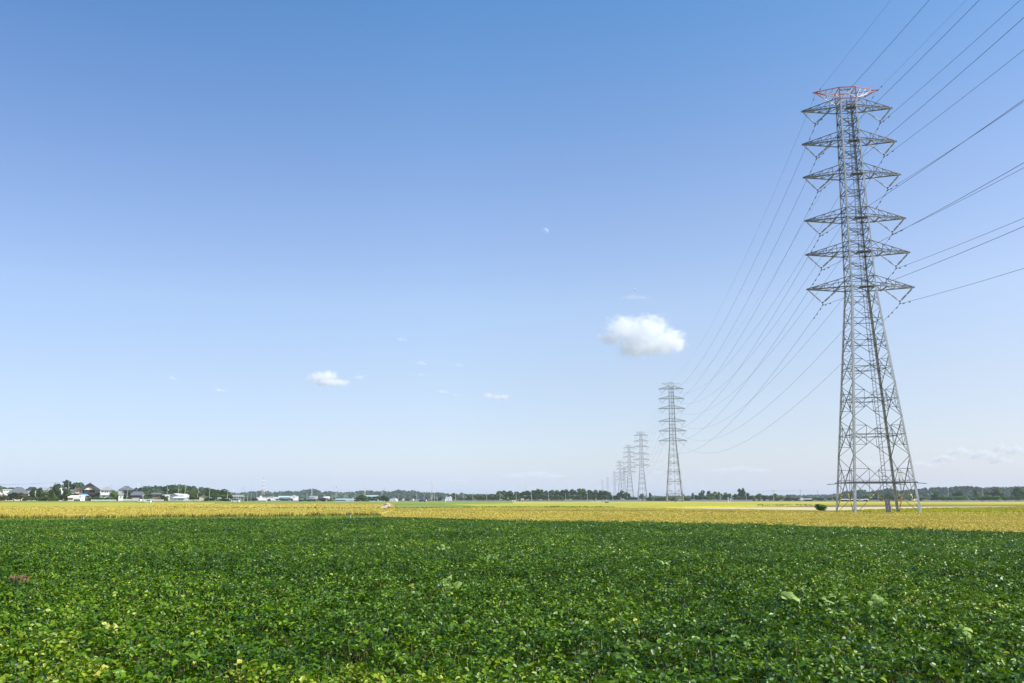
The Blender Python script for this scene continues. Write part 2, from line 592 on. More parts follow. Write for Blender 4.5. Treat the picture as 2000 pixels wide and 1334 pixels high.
def soy_layer(d0, d1, dens, size, fine):
    poly = [p for p in SOY]
    n = int(2 * (0.66 * d1 + 4) * (d1 - d0) * dens / 3)
    y = RNG.uniform(d0, d1, n)
    x = RNG.uniform(-1, 1, n) * (0.66 * d1 + 4)
    k = (np.abs(x) < 0.64 * y + 3.5) & inside(x, y, poly)
    x, y = x[k], y[k]
    n = len(x)
    H = soy_height(x, y)
    z = H - RNG.exponential(0.13, n)
    z = np.maximum(z, 0.06)
    gaz = RNG.uniform(0, 2 * math.pi, n)
    tilt = np.abs(RNG.normal(0.42, 0.34, n))
    taz = RNG.uniform(0, 2 * math.pi, n)
    yel = np.clip((15.5 - y) / 6, 0, 1) * np.clip(1 - (x + 1.5) / 3.5, 0, 1) * np.clip(NZ.fbm(x * .7 + 5, y * .7 + 8, 3) - .32, 0, 1) * 1.25
    plant = np.clip(RNG.normal(0.38, 0.15, n) + yel, 0, 1)
    s = size * np.minimum(RNG.lognormal(0, 0.22, n), 1.35)
    Vs, Rs = [], []
    for j in range(3):
        a = gaz + j * 2.094 + RNG.normal(0, 0.25, n)
        d = np.stack([np.cos(a), np.sin(a), np.zeros(n)], 1)
        N = np.stack([np.sin(tilt) * np.cos(taz), np.sin(tilt) * np.sin(taz), np.cos(tilt)], 1)
        N = unit(N + RNG.normal(0, 0.34, (n, 3)) + d * 0.30 * RNG.random((n, 1)))
        d = unit(d - N * (d * N).sum(1, keepdims=True))
        wv = np.cross(N, d)
        L = (s * RNG.uniform(0.85, 1.2, n))[:, None]
        Wd = L * RNG.uniform(0.30, 0.40, (n, 1))
        B = np.stack([x, y, z], 1) + d * L * 0.22
        if fine:
            fold = N * Wd * RNG.uniform(0.0, 0.5, (n, 1))
            T = B + d * L - N * L * RNG.uniform(0, 0.35, (n, 1))
            M = B + d * L * 0.45
            l1 = B + d * L * 0.28 - wv * Wd + fold
            l2 = B + d * L * 0.68 - wv * Wd * .72 + fold * .6 - N * L * .05
            r1 = B + d * L * 0.28 + wv * Wd + fold
            r2 = B + d * L * 0.68 + wv * Wd * .72 + fold * .6 - N * L * .05
            Vs.append(np.stack([B, l1, l2, T, r2, r1], 1))
            Rs.append(np.repeat(np.clip(plant + RNG.normal(0, 0.07, n), 0, 1)[:, None], 6, 1))
        else:
            T = B + d * L - N * L * 0.12
            M = B + d * L * 0.42
            Vs.append(np.stack([B, M - wv * Wd, T, M + wv * Wd], 1))
            Rs.append(np.repeat(np.clip(plant + RNG.normal(0, 0.07, n), 0, 1)[:, None], 4, 1))
    k = 6 if fine else 4
    V = np.concatenate(Vs).reshape(-1, 3)
    rnd = np.concatenate(Rs).ravel()
    i = np.arange(len(V) // k)[:, None] * k
    F = np.concatenate([i + np.array([[0, 1, 2, 3]]), i + np.array([[0, 3, 4, 5]])]) if fine else i + np.array([[0, 1, 2, 3]])
    return V, F, rnd


SOYM = leaf_mat('soybean_leaf', [(0.0, (0.006, 0.022, 0.001)), (0.34, (0.036, 0.100, 0.001)), (0.60, (0.112, 0.225, 0.002)), (0.82, (0.25, 0.32, 0.010)), (1.0, (0.48, 0.48, 0.07))],
                (-0.05, 0.28), 0.16, 0.40, 0.34, 0.20, (0.20, 0.36, 0.002))
Vs, Fs, Rr, off = [], [], [], 0
for args in ((8.0, 20, 640, 0.072, True), (20, 32, 480, 0.075, True), (32, 55, 330, 0.084, False), (55, 94, 190, 0.10, False)):
    V, F, r_ = soy_layer(*args)
    Vs.append(V)
    Fs.append(F + off)
    Rr.append(r_)
    off += len(V)
me = np_mesh('soybean_crop', np.concatenate(Vs), np.concatenate(Fs), SOYM, np.concatenate(Rr))
tag(add_mesh('soybean_crop', me), 'dense green soybean leaves covering the whole foreground field', 'crop', kind='stuff')
del Vs, Fs, Rr
# petioles and stems seen in the gaps, near rows only
n = 26000
y = RNG.uniform(8.5, 30, n)
x = RNG.uniform(-1, 1, n) * (0.66 * y + 3)
H = soy_height(x, y)
base = np.stack([x, y, np.full(n, 0.02)], 1)
tip = np.stack([x + RNG.normal(0, .1, n), y + RNG.normal(0, .1, n), H * RNG.uniform(0.7, 1.06, n)], 1)
a = RNG.uniform(0, 6.28, n)
u = np.stack([np.cos(a), np.sin(a), np.zeros(n)], 1) * 0.004
V = np.stack([base - u, base + u, tip + u * .6, tip - u * .6], 1).reshape(-1, 3)
STEMM = leaf_mat('soybean_stem', [(0, (0.10, 0.13, 0.02)), (1, (0.40, 0.36, 0.12))], None, 1, 0.6, 0.3, 0.0)
me = np_mesh('soybean_stems', V, np.arange(len(V)).reshape(-1, 4), STEMM, np.repeat(RNG.random(n), 4))
tag(add_mesh('soybean_stems', me), 'thin pale soybean stems under the foreground leaves', 'crop', kind='stuff')

# ---------------------------------------------------------------- hills and woodland
FOREST = leaf_mat('forest_leaves', [(0.0, (0.012, 0.030, 0.012)), (0.5, (0.030, 0.066, 0.020)), (1.0, (0.075, 0.12, 0.030))], (-0.15, 0.2), 0.02, 0.8, 0.2, 0.0)
HILLM = mat('hill_soil', (0.025, 0.05, 0.018), 0.95, 0.1, noise=0.3, nscale=0.05)


def prof(pts, x):
    return np.interp(x, [p[0] for p in pts], [p[1] for p in pts])


def hill(label, pts, D, depth, treeh, crown, spacing, leaf, nq):
    """ridge whose wooded skyline follows pts (photo columns and rows) at distance D"""
    x0, x1 = pts[0][0], pts[-1][0]
    nx = max(8, int((x1 - x0) / 6))
    xs = np.linspace(x0, x1, nx)
    top = np.array([zz(v, D) for v in prof(pts, xs)]) - treeh
    X = np.array([gx(v, D) for v in xs])
    ds = np.linspace(-1, 1, 13)
    V = []
    for dd in ds:
        hgt = np.maximum(top, 0.3) * (0.5 + 0.5 * math.cos(math.pi * dd)) - (0.5 if abs(dd) == 1 else 0)
        V.append(np.stack([X, np.full(nx, D + dd * depth), hgt], 1))
    V = np.concatenate(V)
    F = [(r * nx + c, r * nx + c + 1, (r + 1) * nx + c + 1, (r + 1) * nx + c) for r in range(12) for c in range(nx - 1)]
    me = np_mesh('hill', V, np.array(F), HILLM, smooth=True)
    tag(add_mesh('hill', me), kind='structure')
    # tree crowns on the near slope and the crest
    n = int((X[-1] - X[0]) * depth * 1.15 / spacing ** 2)
    cx = RNG.uniform(X[0], X[-1], n)
    dd = RNG.uniform(-0.95, 0.2, n)
    ch = np.maximum(np.interp(cx, X, top), 0.3) * (0.5 + 0.5 * np.cos(math.pi * dd))
    cr = crown * RNG.uniform(0.7, 1.3, n)
    tall = treeh * (0.62 + 0.38 * NZ.fbm(cx * 0.02, dd * 3 + 9, 3) * 1.6) * RNG.uniform(0.8, 1.08, n)
    cz = ch + tall - cr * 0.8
    tone = np.clip(RNG.normal(0.45, 0.17, n), 0, 1)
    d = unit(RNG.normal(0, 1, (n * nq, 3)))
    d[:, 2] = np.abs(d[:, 2]) * 1.1 - 0.35
    d = unit(d)
    C = np.repeat(np.stack([cx, D + dd * depth, cz], 1), nq, 0)
    rr = np.repeat(cr, nq)[:, None] * RNG.uniform(0.75, 1.08, (n * nq, 1))
    C = C + d * rr * np.array([1, 1, 0.85])
    N = unit(d + RNG.normal(0, 0.45, d.shape))
    sz = leaf * RNG.uniform(0.6, 1.3, n * nq)
    V, F = quads(C, N, RNG.normal(0, 1, d.shape), sz, sz * .8)
    rnd = np.repeat(np.clip(np.repeat(tone, nq) + RNG.normal(0, 0.10, n * nq), 0, 1), 4)
    me = np_mesh('woodland', V, F, FOREST, rnd)
    tag(add_mesh('woodland', me), label, 'woodland', kind='stuff')


hill('low wooded hill at the far left behind the grey hipped roof', [(-160, 945), (-60, 944), (0, 948), (20, 949), (32, 953), (46, 957), (60, 962)], 1000, 90, 9, 4.5, 8, 1.3, 26)
hill('dark rounded wooded knoll behind the big dark village house', [(96, 962), (112, 950), (122, 943), (134, 940.5), (142, 941), (152, 946), (162, 953), (172, 960)], 620, 45, 7, 3.6, 5.5, 0.9, 30)
hill('wooded hill behind the village right of the dark house', [(252, 962), (266, 955), (278, 951), (300, 950), (322, 951), (335, 949), (350, 947), (368, 948), (384, 951), (400, 954), (418, 957), (440, 963)], 900, 80, 8, 4, 6.5, 1.1, 28)
hill('bluish wooded ridge left of the red and white mast', [(430, 962), (446, 960.5), (460, 962), (474, 964), (486, 960), (500, 959.5), (525, 960), (530, 963)], 1900, 130, 9, 6, 11, 2.0, 24)
hill('long bluish wooded ridge behind the town', [(528, 964), (540, 961), (556, 959.5), (558, 958), (585, 959.5), (592, 957.5), (600, 958), (606, 954.5), (612, 955.5), (622, 960), (640, 960.5), (655, 959.5), (672, 961), (690, 961.5), (700, 959.5), (722, 959), (736, 960.5), (746, 959.5), (760, 958.5), (772, 959), (800, 958.8), (812, 961), (830, 962), (845, 963), (858, 961), (870, 963.5), (895, 965), (902, 963.5), (915, 966), (940, 966.5), (962, 966), (1000, 967)], 2000, 150, 9, 6, 11.5, 2.1, 24)
hill('thin bluish wooded ridge left of the near pylon', [(1260, 969), (1300, 968.5), (1400, 969), (1500, 968), (1545, 967.2), (1592, 967), (1600, 965.5), (1625, 964.5), (1650, 966)], 2200, 110, 8, 6, 11, 2.0, 22)
hill('blue green wooded hills behind and right of the near pylon', [(1640, 967), (1656, 962), (1672, 958), (1690, 960), (1708, 960), (1722, 955.5), (1738, 955), (1756, 957.5), (1772, 956.5), (1790, 956.5), (1806, 957), (1820, 953), (1834, 951.5), (1846, 953), (1856, 954), (1868, 949.8), (1880, 949), (1892, 950.5), (1904, 949.8), (1916, 951), (1932, 951.2), (1950, 950.8), (1966, 951.8), (1978, 949.8), (2000, 951), (2040, 950), (2130, 955), (2260, 952)], 1500, 130, 9, 5, 9, 1.7, 26)

# ---------------------------------------------------------------- village ground, road
PADZ = 1.3
b = MB()
xa, xb = gx(-220, 470), gx(434, 470)
b.faces([(xa, 462, 0.02), (xb, 462, 0.02), (xb, 470, PADZ), (xa, 470, PADZ), (xa * 1.6, 760, PADZ), (xb * 1.55, 760, PADZ), (xb * 1.6, 772, 0.02), (xa * 1.62, 772, 0.02), (xb + 10, 470, 0.02)],
        [(0, 1, 2, 3), (3, 2, 5, 4), (4, 5, 6, 7), (1, 8, 2), (8, 6, 5, 2)])
tag(b.build('village_ground', mat('village_grass', (0.12, 0.20, 0.03), 0.95, 0.1, col2=(0.24, 0.25, 0.06), nscale=0.3)), kind='structure')
b = MB()
b.box(-700, 800, 905, 912, 0.003, 0.35)
tag(b.build('road', mat('asphalt', (0.06, 0.06, 0.062), 0.9, 0.2, noise=0.15, nscale=2)), kind='structure')
b = MB()
b.box(-200, 700, 535, 540, 0.003, 0.45)
tag(b.build('farm_road', mat('gravel', (0.22, 0.21, 0.18), 0.95, 0.1, noise=0.15, nscale=2)), kind='structure')

# ---------------------------------------------------------------- trees
LEAF = {
    'dark': leaf_mat('leaves_dark', [(0, (0.010, 0.030, 0.004)), (0.5, (0.036, 0.078, 0.009)), (1, (0.10, 0.150, 0.016))], (-0.2, 0.2), 0.25, 0.75, 0.12, 0.15, (0.07, 0.16, 0.006)),
    'mid': leaf_mat('leaves_mid', [(0, (0.022, 0.052, 0.005)), (0.5, (0.082, 0.140, 0.012)), (1, (0.20, 0.24, 0.024))], (-0.2, 0.2), 0.25, 0.75, 0.12, 0.2, (0.12, 0.24, 0.006)),
    'olive': leaf_mat('leaves_olive', [(0, (0.025, 0.032, 0.008)), (0.5, (0.075, 0.085, 0.018)), (1, (0.16, 0.15, 0.035))], (-0.2, 0.2), 0.25, 0.65, 0.3, 0.12, (0.12, 0.14, 0.02)),
    'bright': leaf_mat('leaves_bright', [(0, (0.025, 0.065, 0.006)), (0.5, (0.085, 0.17, 0.012)), (1, (0.20, 0.28, 0.025))], (-0.15, 0.15), 0.3, 0.65, 0.3, 0.2, (0.15, 0.3, 0.01)),
}
BARK = mat('bark', (0.07, 0.055, 0.04), 0.95, 0.1, noise=0.3, nscale=6)


def crown(kind, seed, tone):
    rg = np.random.default_rng(seed)
    lobes = []
    if kind == 'round':
        for i in range(11):
            a, r = rg.uniform(0, 6.28), rg.uniform(0.0, 0.32)
            lobes.append((r * math.cos(a), r * math.sin(a), rg.uniform(0.16, 0.82), rg.uniform(0.14, 0.22)))
        lobes.append((0.05, 0, 0.84, 0.15))
        n, ls = 1700, 0.031
    elif kind == 'wide':
        for i in range(14):
            a, r = rg.uniform(0, 6.28), rg.uniform(0.05, 0.36)
            lobes.append((r * math.cos(a), r * math.sin(a), rg.uniform(0.16, 0.84 - r * 0.5), rg.uniform(0.13, 0.20)))
        lobes.append((0.0, 0.05, 0.83, 0.16))
        n, ls = 1900, 0.029
    elif kind == 'conifer':
        for i in range(16):
            z = 0.10 + 0.86 * i / 15
            a = rg.uniform(0, 6.28)
            k = 0.38 * (1 - (z - .1) / 0.92)
            lobes.append((k * .45 * math.cos(a), k * .45 * math.sin(a), z, 0.03 + k * 0.62))
        n, ls = 1500, 0.024
    elif kind == 'bush':
        for i in range(12):
            a, r = rg.uniform(0, 6.28), rg.uniform(0.0, 0.32)
            lobes.append((r * math.cos(a), r * math.sin(a), rg.uniform(0.15, 0.72), rg.uniform(0.16, 0.25)))
        n, ls = 1500, 0.036
    elif kind == 'airy':
        for i in range(20):
            a, r = rg.uniform(0, 6.28), rg.uniform(0.05, 0.36)
            lobes.append((r * math.cos(a), r * math.sin(a), rg.uniform(0.22, 0.90), rg.uniform(0.07, 0.14)))
        n, ls = 1500, 0.026
    elif kind == 'dome':
        for i in range(9):
            a, r = rg.uniform(0, 6.28), rg.uniform(0.0, 0.34)
            lobes.append((r * math.cos(a), r * math.sin(a), 0.72 + rg.uniform(-0.1, 0.1) - r * 0.2, rg.uniform(0.13, 0.18)))
        n, ls = 1200, 0.028
    else:  # column: upright feathery bamboo or young trees
        for i in range(13):
            a, r = rg.uniform(0, 6.28), rg.uniform(0.0, 0.27)
            lobes.append((r * math.cos(a), r * math.sin(a), rg.uniform(0.12, 0.86), rg.uniform(0.12, 0.2)))
        n, ls = 1300, 0.030
    L = np.array(lobes)
    pr = L[:, 3] ** 2
    idx = rg.choice(len(L), n, p=pr / pr.sum())
    d = unit(rg.normal(0, 1, (n, 3)))
    rr = L[idx, 3:4] * (rg.uniform(0.25, 1.0, (n, 1)) ** 0.35) * rg.uniform(0.9, 1.18, (n, 1))
    C = L[idx, :3] + d * rr * np.array([1, 1, 0.85])
    C[:, 2] = np.clip(C[:, 2], 0.03, 1.0)
    N = unit(d + rg.normal(0, 0.55, d.shape) + np.array([0, 0, 0.25]))
    s = ls * rg.uniform(0.6, 1.5, n)
    V, F = quads(C, N, rg.normal(0, 1, d.shape), s, s * 0.75)
    lobe_tone = rg.normal(0, 0.16, len(L))
    rnd = np.repeat(np.clip(0.45 + lobe_tone[idx] + rg.normal(0, 0.16, n), 0, 1), 4)
    return np_mesh('crown', V, F, LEAF[tone], rnd)


def trunk_mesh(kind, seed):
    rg = random.Random(seed)
    b = MB()
    top = {'airy': 0.88, 'conifer': 0.9, 'dome': 0.7}.get(kind, 0.55)
    pts = [Vector((0, 0, -0.02)), Vector((rg.uniform(-.02, .02), 0, top * .5)), Vector((rg.uniform(-.04, .04), rg.uniform(-.03, .03), top))]
    b.tube(pts, [0.028, 0.020, 0.008], 6)
    for i in range(6):
        z = top * rg.uniform(0.35, 0.9)
        a = rg.uniform(0, 6.28)
        l = rg.uniform(0.15, 0.32)
        b.tube([(0, 0, z), (math.cos(a) * l * .6, math.sin(a) * l * .6, z + l * .35), (math.cos(a) * l, math.sin(a) * l, z + l * .7)], [0.011, 0.007, 0.003], 5)
    return b.mesh('trunk', BARK)


PROTO = {}


def tree(kind, tone, x, ytop, w_px, D, label, base=0.0, group=None, var=None, cat='tree', depth=1.0, name=None):
    var = var if var is not None else random.randrange(3)
    key = (kind, tone, var)
    if key not in PROTO:
        PROTO[key] = (crown(kind, 100 + 17 * var + len(kind), tone), trunk_mesh(kind, 7 + var))
    h = max(0.6, zz(ytop, D) - base)
    wd = w_px * mpx(D) * {'conifer': 1.5, 'column': 1.6, 'airy': 1.1, 'dome': 1.15}.get(kind, 1.32)
    nm = name or {'bush': 'bush', 'column': 'bamboo_tree' if tone == 'bright' else 'slender_tree', 'conifer': 'conifer_tree', 'airy': 'pine_tree'}.get(kind, 'broadleaf_tree')
    t = thing(nm, label, cat, (gx(x, D), D, base), random.uniform(0, 6.28), group)
    t.scale = (wd, wd * depth, h)
    cme, tme = PROTO[key]
    add_mesh('crown', cme, t)
    add_mesh('trunk', tme, t)
    return t


VG = 'trees and shrubs in front of the village houses'
for row in [
    ('bush', 'mid', 2, 968, 14, 476, 'light green shrub at the left picture edge under the brown roof'),
    ('bush', 'olive', 15, 966, 16, 474, 'brownish olive shrub below the left end of the grey hipped roof'),
    ('round', 'dark', 27, 961.5, 22, 475, 'large dark round tree in front of the grey hipped roof'),
    ('round', 'olive', 40, 962, 22, 477, 'wide olive tree right of the large round tree, below the hipped roof'),
    ('bush', 'olive', 54, 966, 14, 474, 'low layered olive shrub right of the grey hipped roof'),
    ('round', 'dark', 64, 953, 12, 480, 'tall slim dark tree below the dark tiled roof'),
    ('bush', 'mid', 68, 970, 14, 473, 'low round green shrub at the foot of the two slim trees'),
    ('round', 'dark', 76, 951.5, 13, 481, 'taller of the two slim dark trees, left of the small conifer'),
    ('round', 'mid', 84, 960, 14, 479, 'mid green tree below the pale gable'),
    ('bush', 'olive', 86, 970, 14, 474, 'thin olive shrub beside the small rust coloured roof'),
    ('conifer', 'dark', 105, 944.5, 17, 484, 'tallest dark pointed conifer left of the white building'),
    ('round', 'dark', 113, 955, 17, 482, 'dark round tree between conifer and white building'),
    ('conifer', 'bright', 104, 962, 12, 472, 'small bright green conifer standing in front of the tall one'),
    ('bush', 'dark', 94, 968, 11, 475, 'narrow dark shrub left of the bright green conifer'),
    ('round', 'olive', 127, 953, 22, 489, 'brownish spreading tree over the white building'),
    ('round', 'dark', 130, 960, 14, 480, 'dark tree between white building and white shed'),
    ('bush', 'olive', 143, 961.5, 20, 486, 'olive bush behind the white shed with the blue tarp'),
    ('bush', 'bright', 224, 956, 12, 500, 'yellow green tree between the grey roofed houses'),
    ('round', 'mid', 253, 961, 12, 492, 'small green garden tree beside the tiled house with stacked roofs'),
    ('round', 'bright', 288, 960, 13, 495, 'bright green tree left of the brown wooden house'),
    ('bush', 'olive', 322, 968, 10, 478, 'yellow green shrub beside the big concrete pole'),
    ('bush', 'dark', 317, 966, 7, 484, 'dark narrow shrub right of the brown wooden house'),
    ('bush', 'dark', 410, 971.5, 17, 472, 'dark low bush at the end of the white rail'),
    ('bush', 'mid', 436, 974, 24, 474, 'low green hedge in front of the pale parked cars'),
    ('bush', 'dark', 378, 969, 12, 478, 'dark shrub left of the beige roofed house'),
]:
    k, tn, x, yt, wp, D, lab = row
    tree(k, tn, x, yt - .8, wp * 1.12, D, lab, PADZ, VG)
for row in [
    ('round', 'dark', 328, 946.5, 22, 600, 'tallest dark tree behind the big concrete pole'),
    ('wide', 'dark', 343, 955, 26, 590, 'dark spreading tree behind the grey warehouse roof'),
    ('wide', 'mid', 358, 950.5, 26, 610, 'broad tree behind the two poles right of the warehouse'),
    ('wide', 'mid', 372, 955, 24, 585, 'bushy green tree behind the warehouse annex'),
    ('wide', 'olive', 388, 958, 24, 590, 'bushy olive tree above the beige roofed house'),
    ('dome', 'dark', 406.5, 950.5, 10, 620, 'small round dark crown standing above the trees by the beige house'),
    ('wide', 'dark', 410, 955.5, 30, 600, 'dark spreading tree with a round top, above the dark shed'),
    ('wide', 'mid', 423, 962, 20, 570, 'green tree over the dark shed'),
    ('wide', 'dark', 438, 954.5, 32, 610, 'big dark round tree left of the open shelter'),
    ('wide', 'mid', 433, 964, 22, 560, 'mid green tree in front of the big round tree by the shelter'),
]:
    k, tn, x, yt, wp, D, lab = row
    tree(k, tn, x, yt, wp, D, lab, PADZ, 'dark trees behind the village')
# clipped hedge in front of the dark house
for i, x in enumerate((179, 184, 189, 194, 199, 204, 209)):
    tree('bush', 'bright' if i % 2 else 'mid', x, 969.8 + (i % 3) * .4, 8.5, 480, ('first', 'second', 'third', 'fourth', 'fifth', 'sixth', 'seventh')[i] + ' clipped shrub from the left in the hedge before the dark house', PADZ, 'clipped hedge shrubs before the dark house', cat='shrub')

MIDG = 'trees on the plain between village and road'
for row in [
    ('bush', 'mid', 484, 971, 16, 800, 'green shrub right of the open shelter'), ('bush', 'dark', 496, 971, 14, 790, 'dark shrub left of the white town houses'),
    ('bush', 'dark', 591, 974, 12, 740, 'low dark bush left of the white sign on the yellow post'), ('bush', 'mid', 600, 975, 12, 745, 'low green bush under the blue sign'),
    ('bush', 'mid', 612, 973.5, 14, 740, 'round green bush behind the yellow sign post'), ('bush', 'olive', 630, 971, 17, 760, 'olive bush between the sign and the yellow capped post'),
    ('bush', 'mid', 645, 974, 16, 770, 'low green bush right of the yellow capped post'), ('bush', 'olive', 664, 970.5, 20, 820, 'olive thicket above the blue greenhouse'),
    ('bush', 'olive', 680, 971, 16, 825, 'brownish thicket above the right end of the greenhouse'),
    ('round', 'dark', 697, 970, 12, 700, 'dark tree at the right end of the greenhouse'), ('round', 'dark', 707, 965.5, 19, 705, 'tallest tree of the dark group behind the white road markers'),
    ('round', 'mid', 714, 970, 12, 695, 'lighter tree inside the dark group behind the white road markers'), ('round', 'dark', 721, 969, 11, 700, 'dark narrow tree left below the teal roof'),
    ('round', 'dark', 729, 969.5, 12, 702, 'dark tree below the middle of the teal roof'), ('round', 'dark', 738, 968.5, 13, 700, 'dark tree below the right part of the teal roof'),
    ('round', 'dark', 748, 966.5, 13, 705, 'dark tree at the right end of the teal roof'), ('round', 'dark', 755, 969.5, 11, 700, 'rightmost dark tree, next to the white barrel greenhouse'),
    ('bush', 'dark', 780, 971, 16, 900, 'dark shrub right of the barrel greenhouse'), ('bush', 'mid', 797, 972.5, 16, 905, 'green shrub behind the small white buildings'),
    ('dome', 'dark', 812, 968, 9, 1000, 'small domed tree beside a pole, above the blue car'), ('bush', 'olive', 836, 973.5, 16, 900, 'olive shrub right of the blue car'),
    ('bush', 'mid', 851, 972, 14, 900, 'green shrub left of the white billboard'), ('round', 'dark', 861, 969.5, 9, 880, 'dark round tree touching the white billboard on its left'),
    ('wide', 'olive', 887, 962.5, 18, 930, 'olive round tree behind the white billboard'), ('bush', 'mid', 900, 971, 16, 880, 'green shrub right of the white billboard'),
]:
    k, tn, x, yt, wp, D, lab = row
    tree(k, tn, x, yt, wp, D, lab, 0, MIDG)

for x, yt, w_, lab in ((541.5, 973, 7, 'small round tree in front of the plain white box building'), (549, 972.5, 8, 'small tree before the left end of the teal roofed factory'), (556.5, 972.8, 9, 'small tree before the middle of the teal roofed factory'),
                       (561.5, 973.5, 7, 'low bush before the right half of the teal roofed factory'), (568, 972.5, 7, 'small tree at the left corner of the bright stepped building'), (524.5, 973.5, 8, 'low bush between the dark roofed town house and the white box'), (586, 969.5, 14, 'dark tree right behind the bright stepped building')):
    tree('bush', 'mid', x, yt, w_, 985 if x < 580 else 1060, lab, 0, MIDG)
for x, yt, w_, D_, tn, lab in ((60, 958, 10, 486, 'dark', 'dark tree under the dark tiled roof, left of the slim trees'), (95, 955, 12, 488, 'dark', 'dark tree between the pale gable and the tall conifer'), (119, 966.5, 6, 482, 'dark', 'small dark shrub against the white building'), (245, 962, 8, 488, 'dark', 'dark garden shrub left of the small green garden tree')):
    tree('round', tn, x, yt, w_, D_, lab, PADZ, VG)

ORD = ['first', 'second', 'third', 'fourth', 'fifth', 'sixth', 'seventh', 'eighth', 'ninth', 'tenth', 'eleventh', 'twelfth', 'thirteenth', 'fourteenth', 'fifteenth', 'sixteenth', 'seventeenth', 'eighteenth', 'nineteenth', 'twentieth', 'twenty-first', 'twenty-second', 'twenty-third', 'twenty-fourth', 'twenty-fifth', 'twenty-sixth', 'twenty-seventh', 'twenty-eighth', 'twenty-ninth', 'thirtieth']
# the long wood behind the road: tall dark trees at the back, lighter bamboo in front
back = [(915, 966, 14), (926, 966.5, 14), (938, 966, 14), (948, 965, 15), (958, 964, 15), (978.5, 955.5, 13), (972, 963, 14), (990, 960, 15), (998, 957.8, 14), (1010, 959.5, 16), (1021, 959.5, 14), (1032, 957.5, 15), (1042, 956.5, 13), (1051, 954, 14), (1058, 955, 12), (1068, 957.5, 14), (1078, 956, 15), (1089, 956, 13), (1098, 956, 14), (1106, 954.5, 12), (1116, 954.5, 12), (1130, 953.5, 16), (1141, 953.5, 14), (1152, 955.5, 14), (1163, 956, 14), (1174, 956.5, 14), (1183, 957.5, 15), (1190, 961, 12)]
for i, (x, yt, wp) in enumerate(back):
    tree('dome' if x == 978.5 else ('round' if i % 3 else 'wide'), 'mid' if i % 5 == 2 else 'dark', x, yt, wp * 1.45, 905 + (i * 37) % 40, ORD[i] + ' dark tree from the left in the back row of the long wood', 0, 'tall dark trees of the long wood')
front = [(922, 971, 'mid'), (934, 970, 'mid'), (944, 967, 'mid'), (952, 968, 'bright'), (962, 966.5, 'mid'), (971, 966, 'bright'), (981, 966, 'bright'), (991, 966.5, 'mid'), (1002, 969, 'mid'), (1013, 968, 'mid'), (1024, 968, 'mid'), (1034, 966, 'mid'), (1046, 963.5, 'mid'), (1057, 964, 'mid'), (1067, 966, 'bright'), (1077, 966.5, 'bright'), (1087, 966.5, 'bright'), (1097, 966, 'bright'), (1109, 966, 'bright'), (1119, 966.5, 'bright'), (1130, 964, 'mid'), (1141, 967, 'mid'), (1152, 966, 'mid'), (1163, 966, 'mid'), (1174, 967.5, 'dark'), (1184, 967, 'mid'), (1194, 968, 'mid'), (1202, 967.5, 'dark')]
for i, (x, yt, tn) in enumerate(front):
    tree('column', tn, x, yt, 14, 868 + (i * 23) % 25, ORD[i] + ' lighter tree from the left in the front row of the long wood', 0, 'lighter trees along the front of the long wood', depth=0.8)

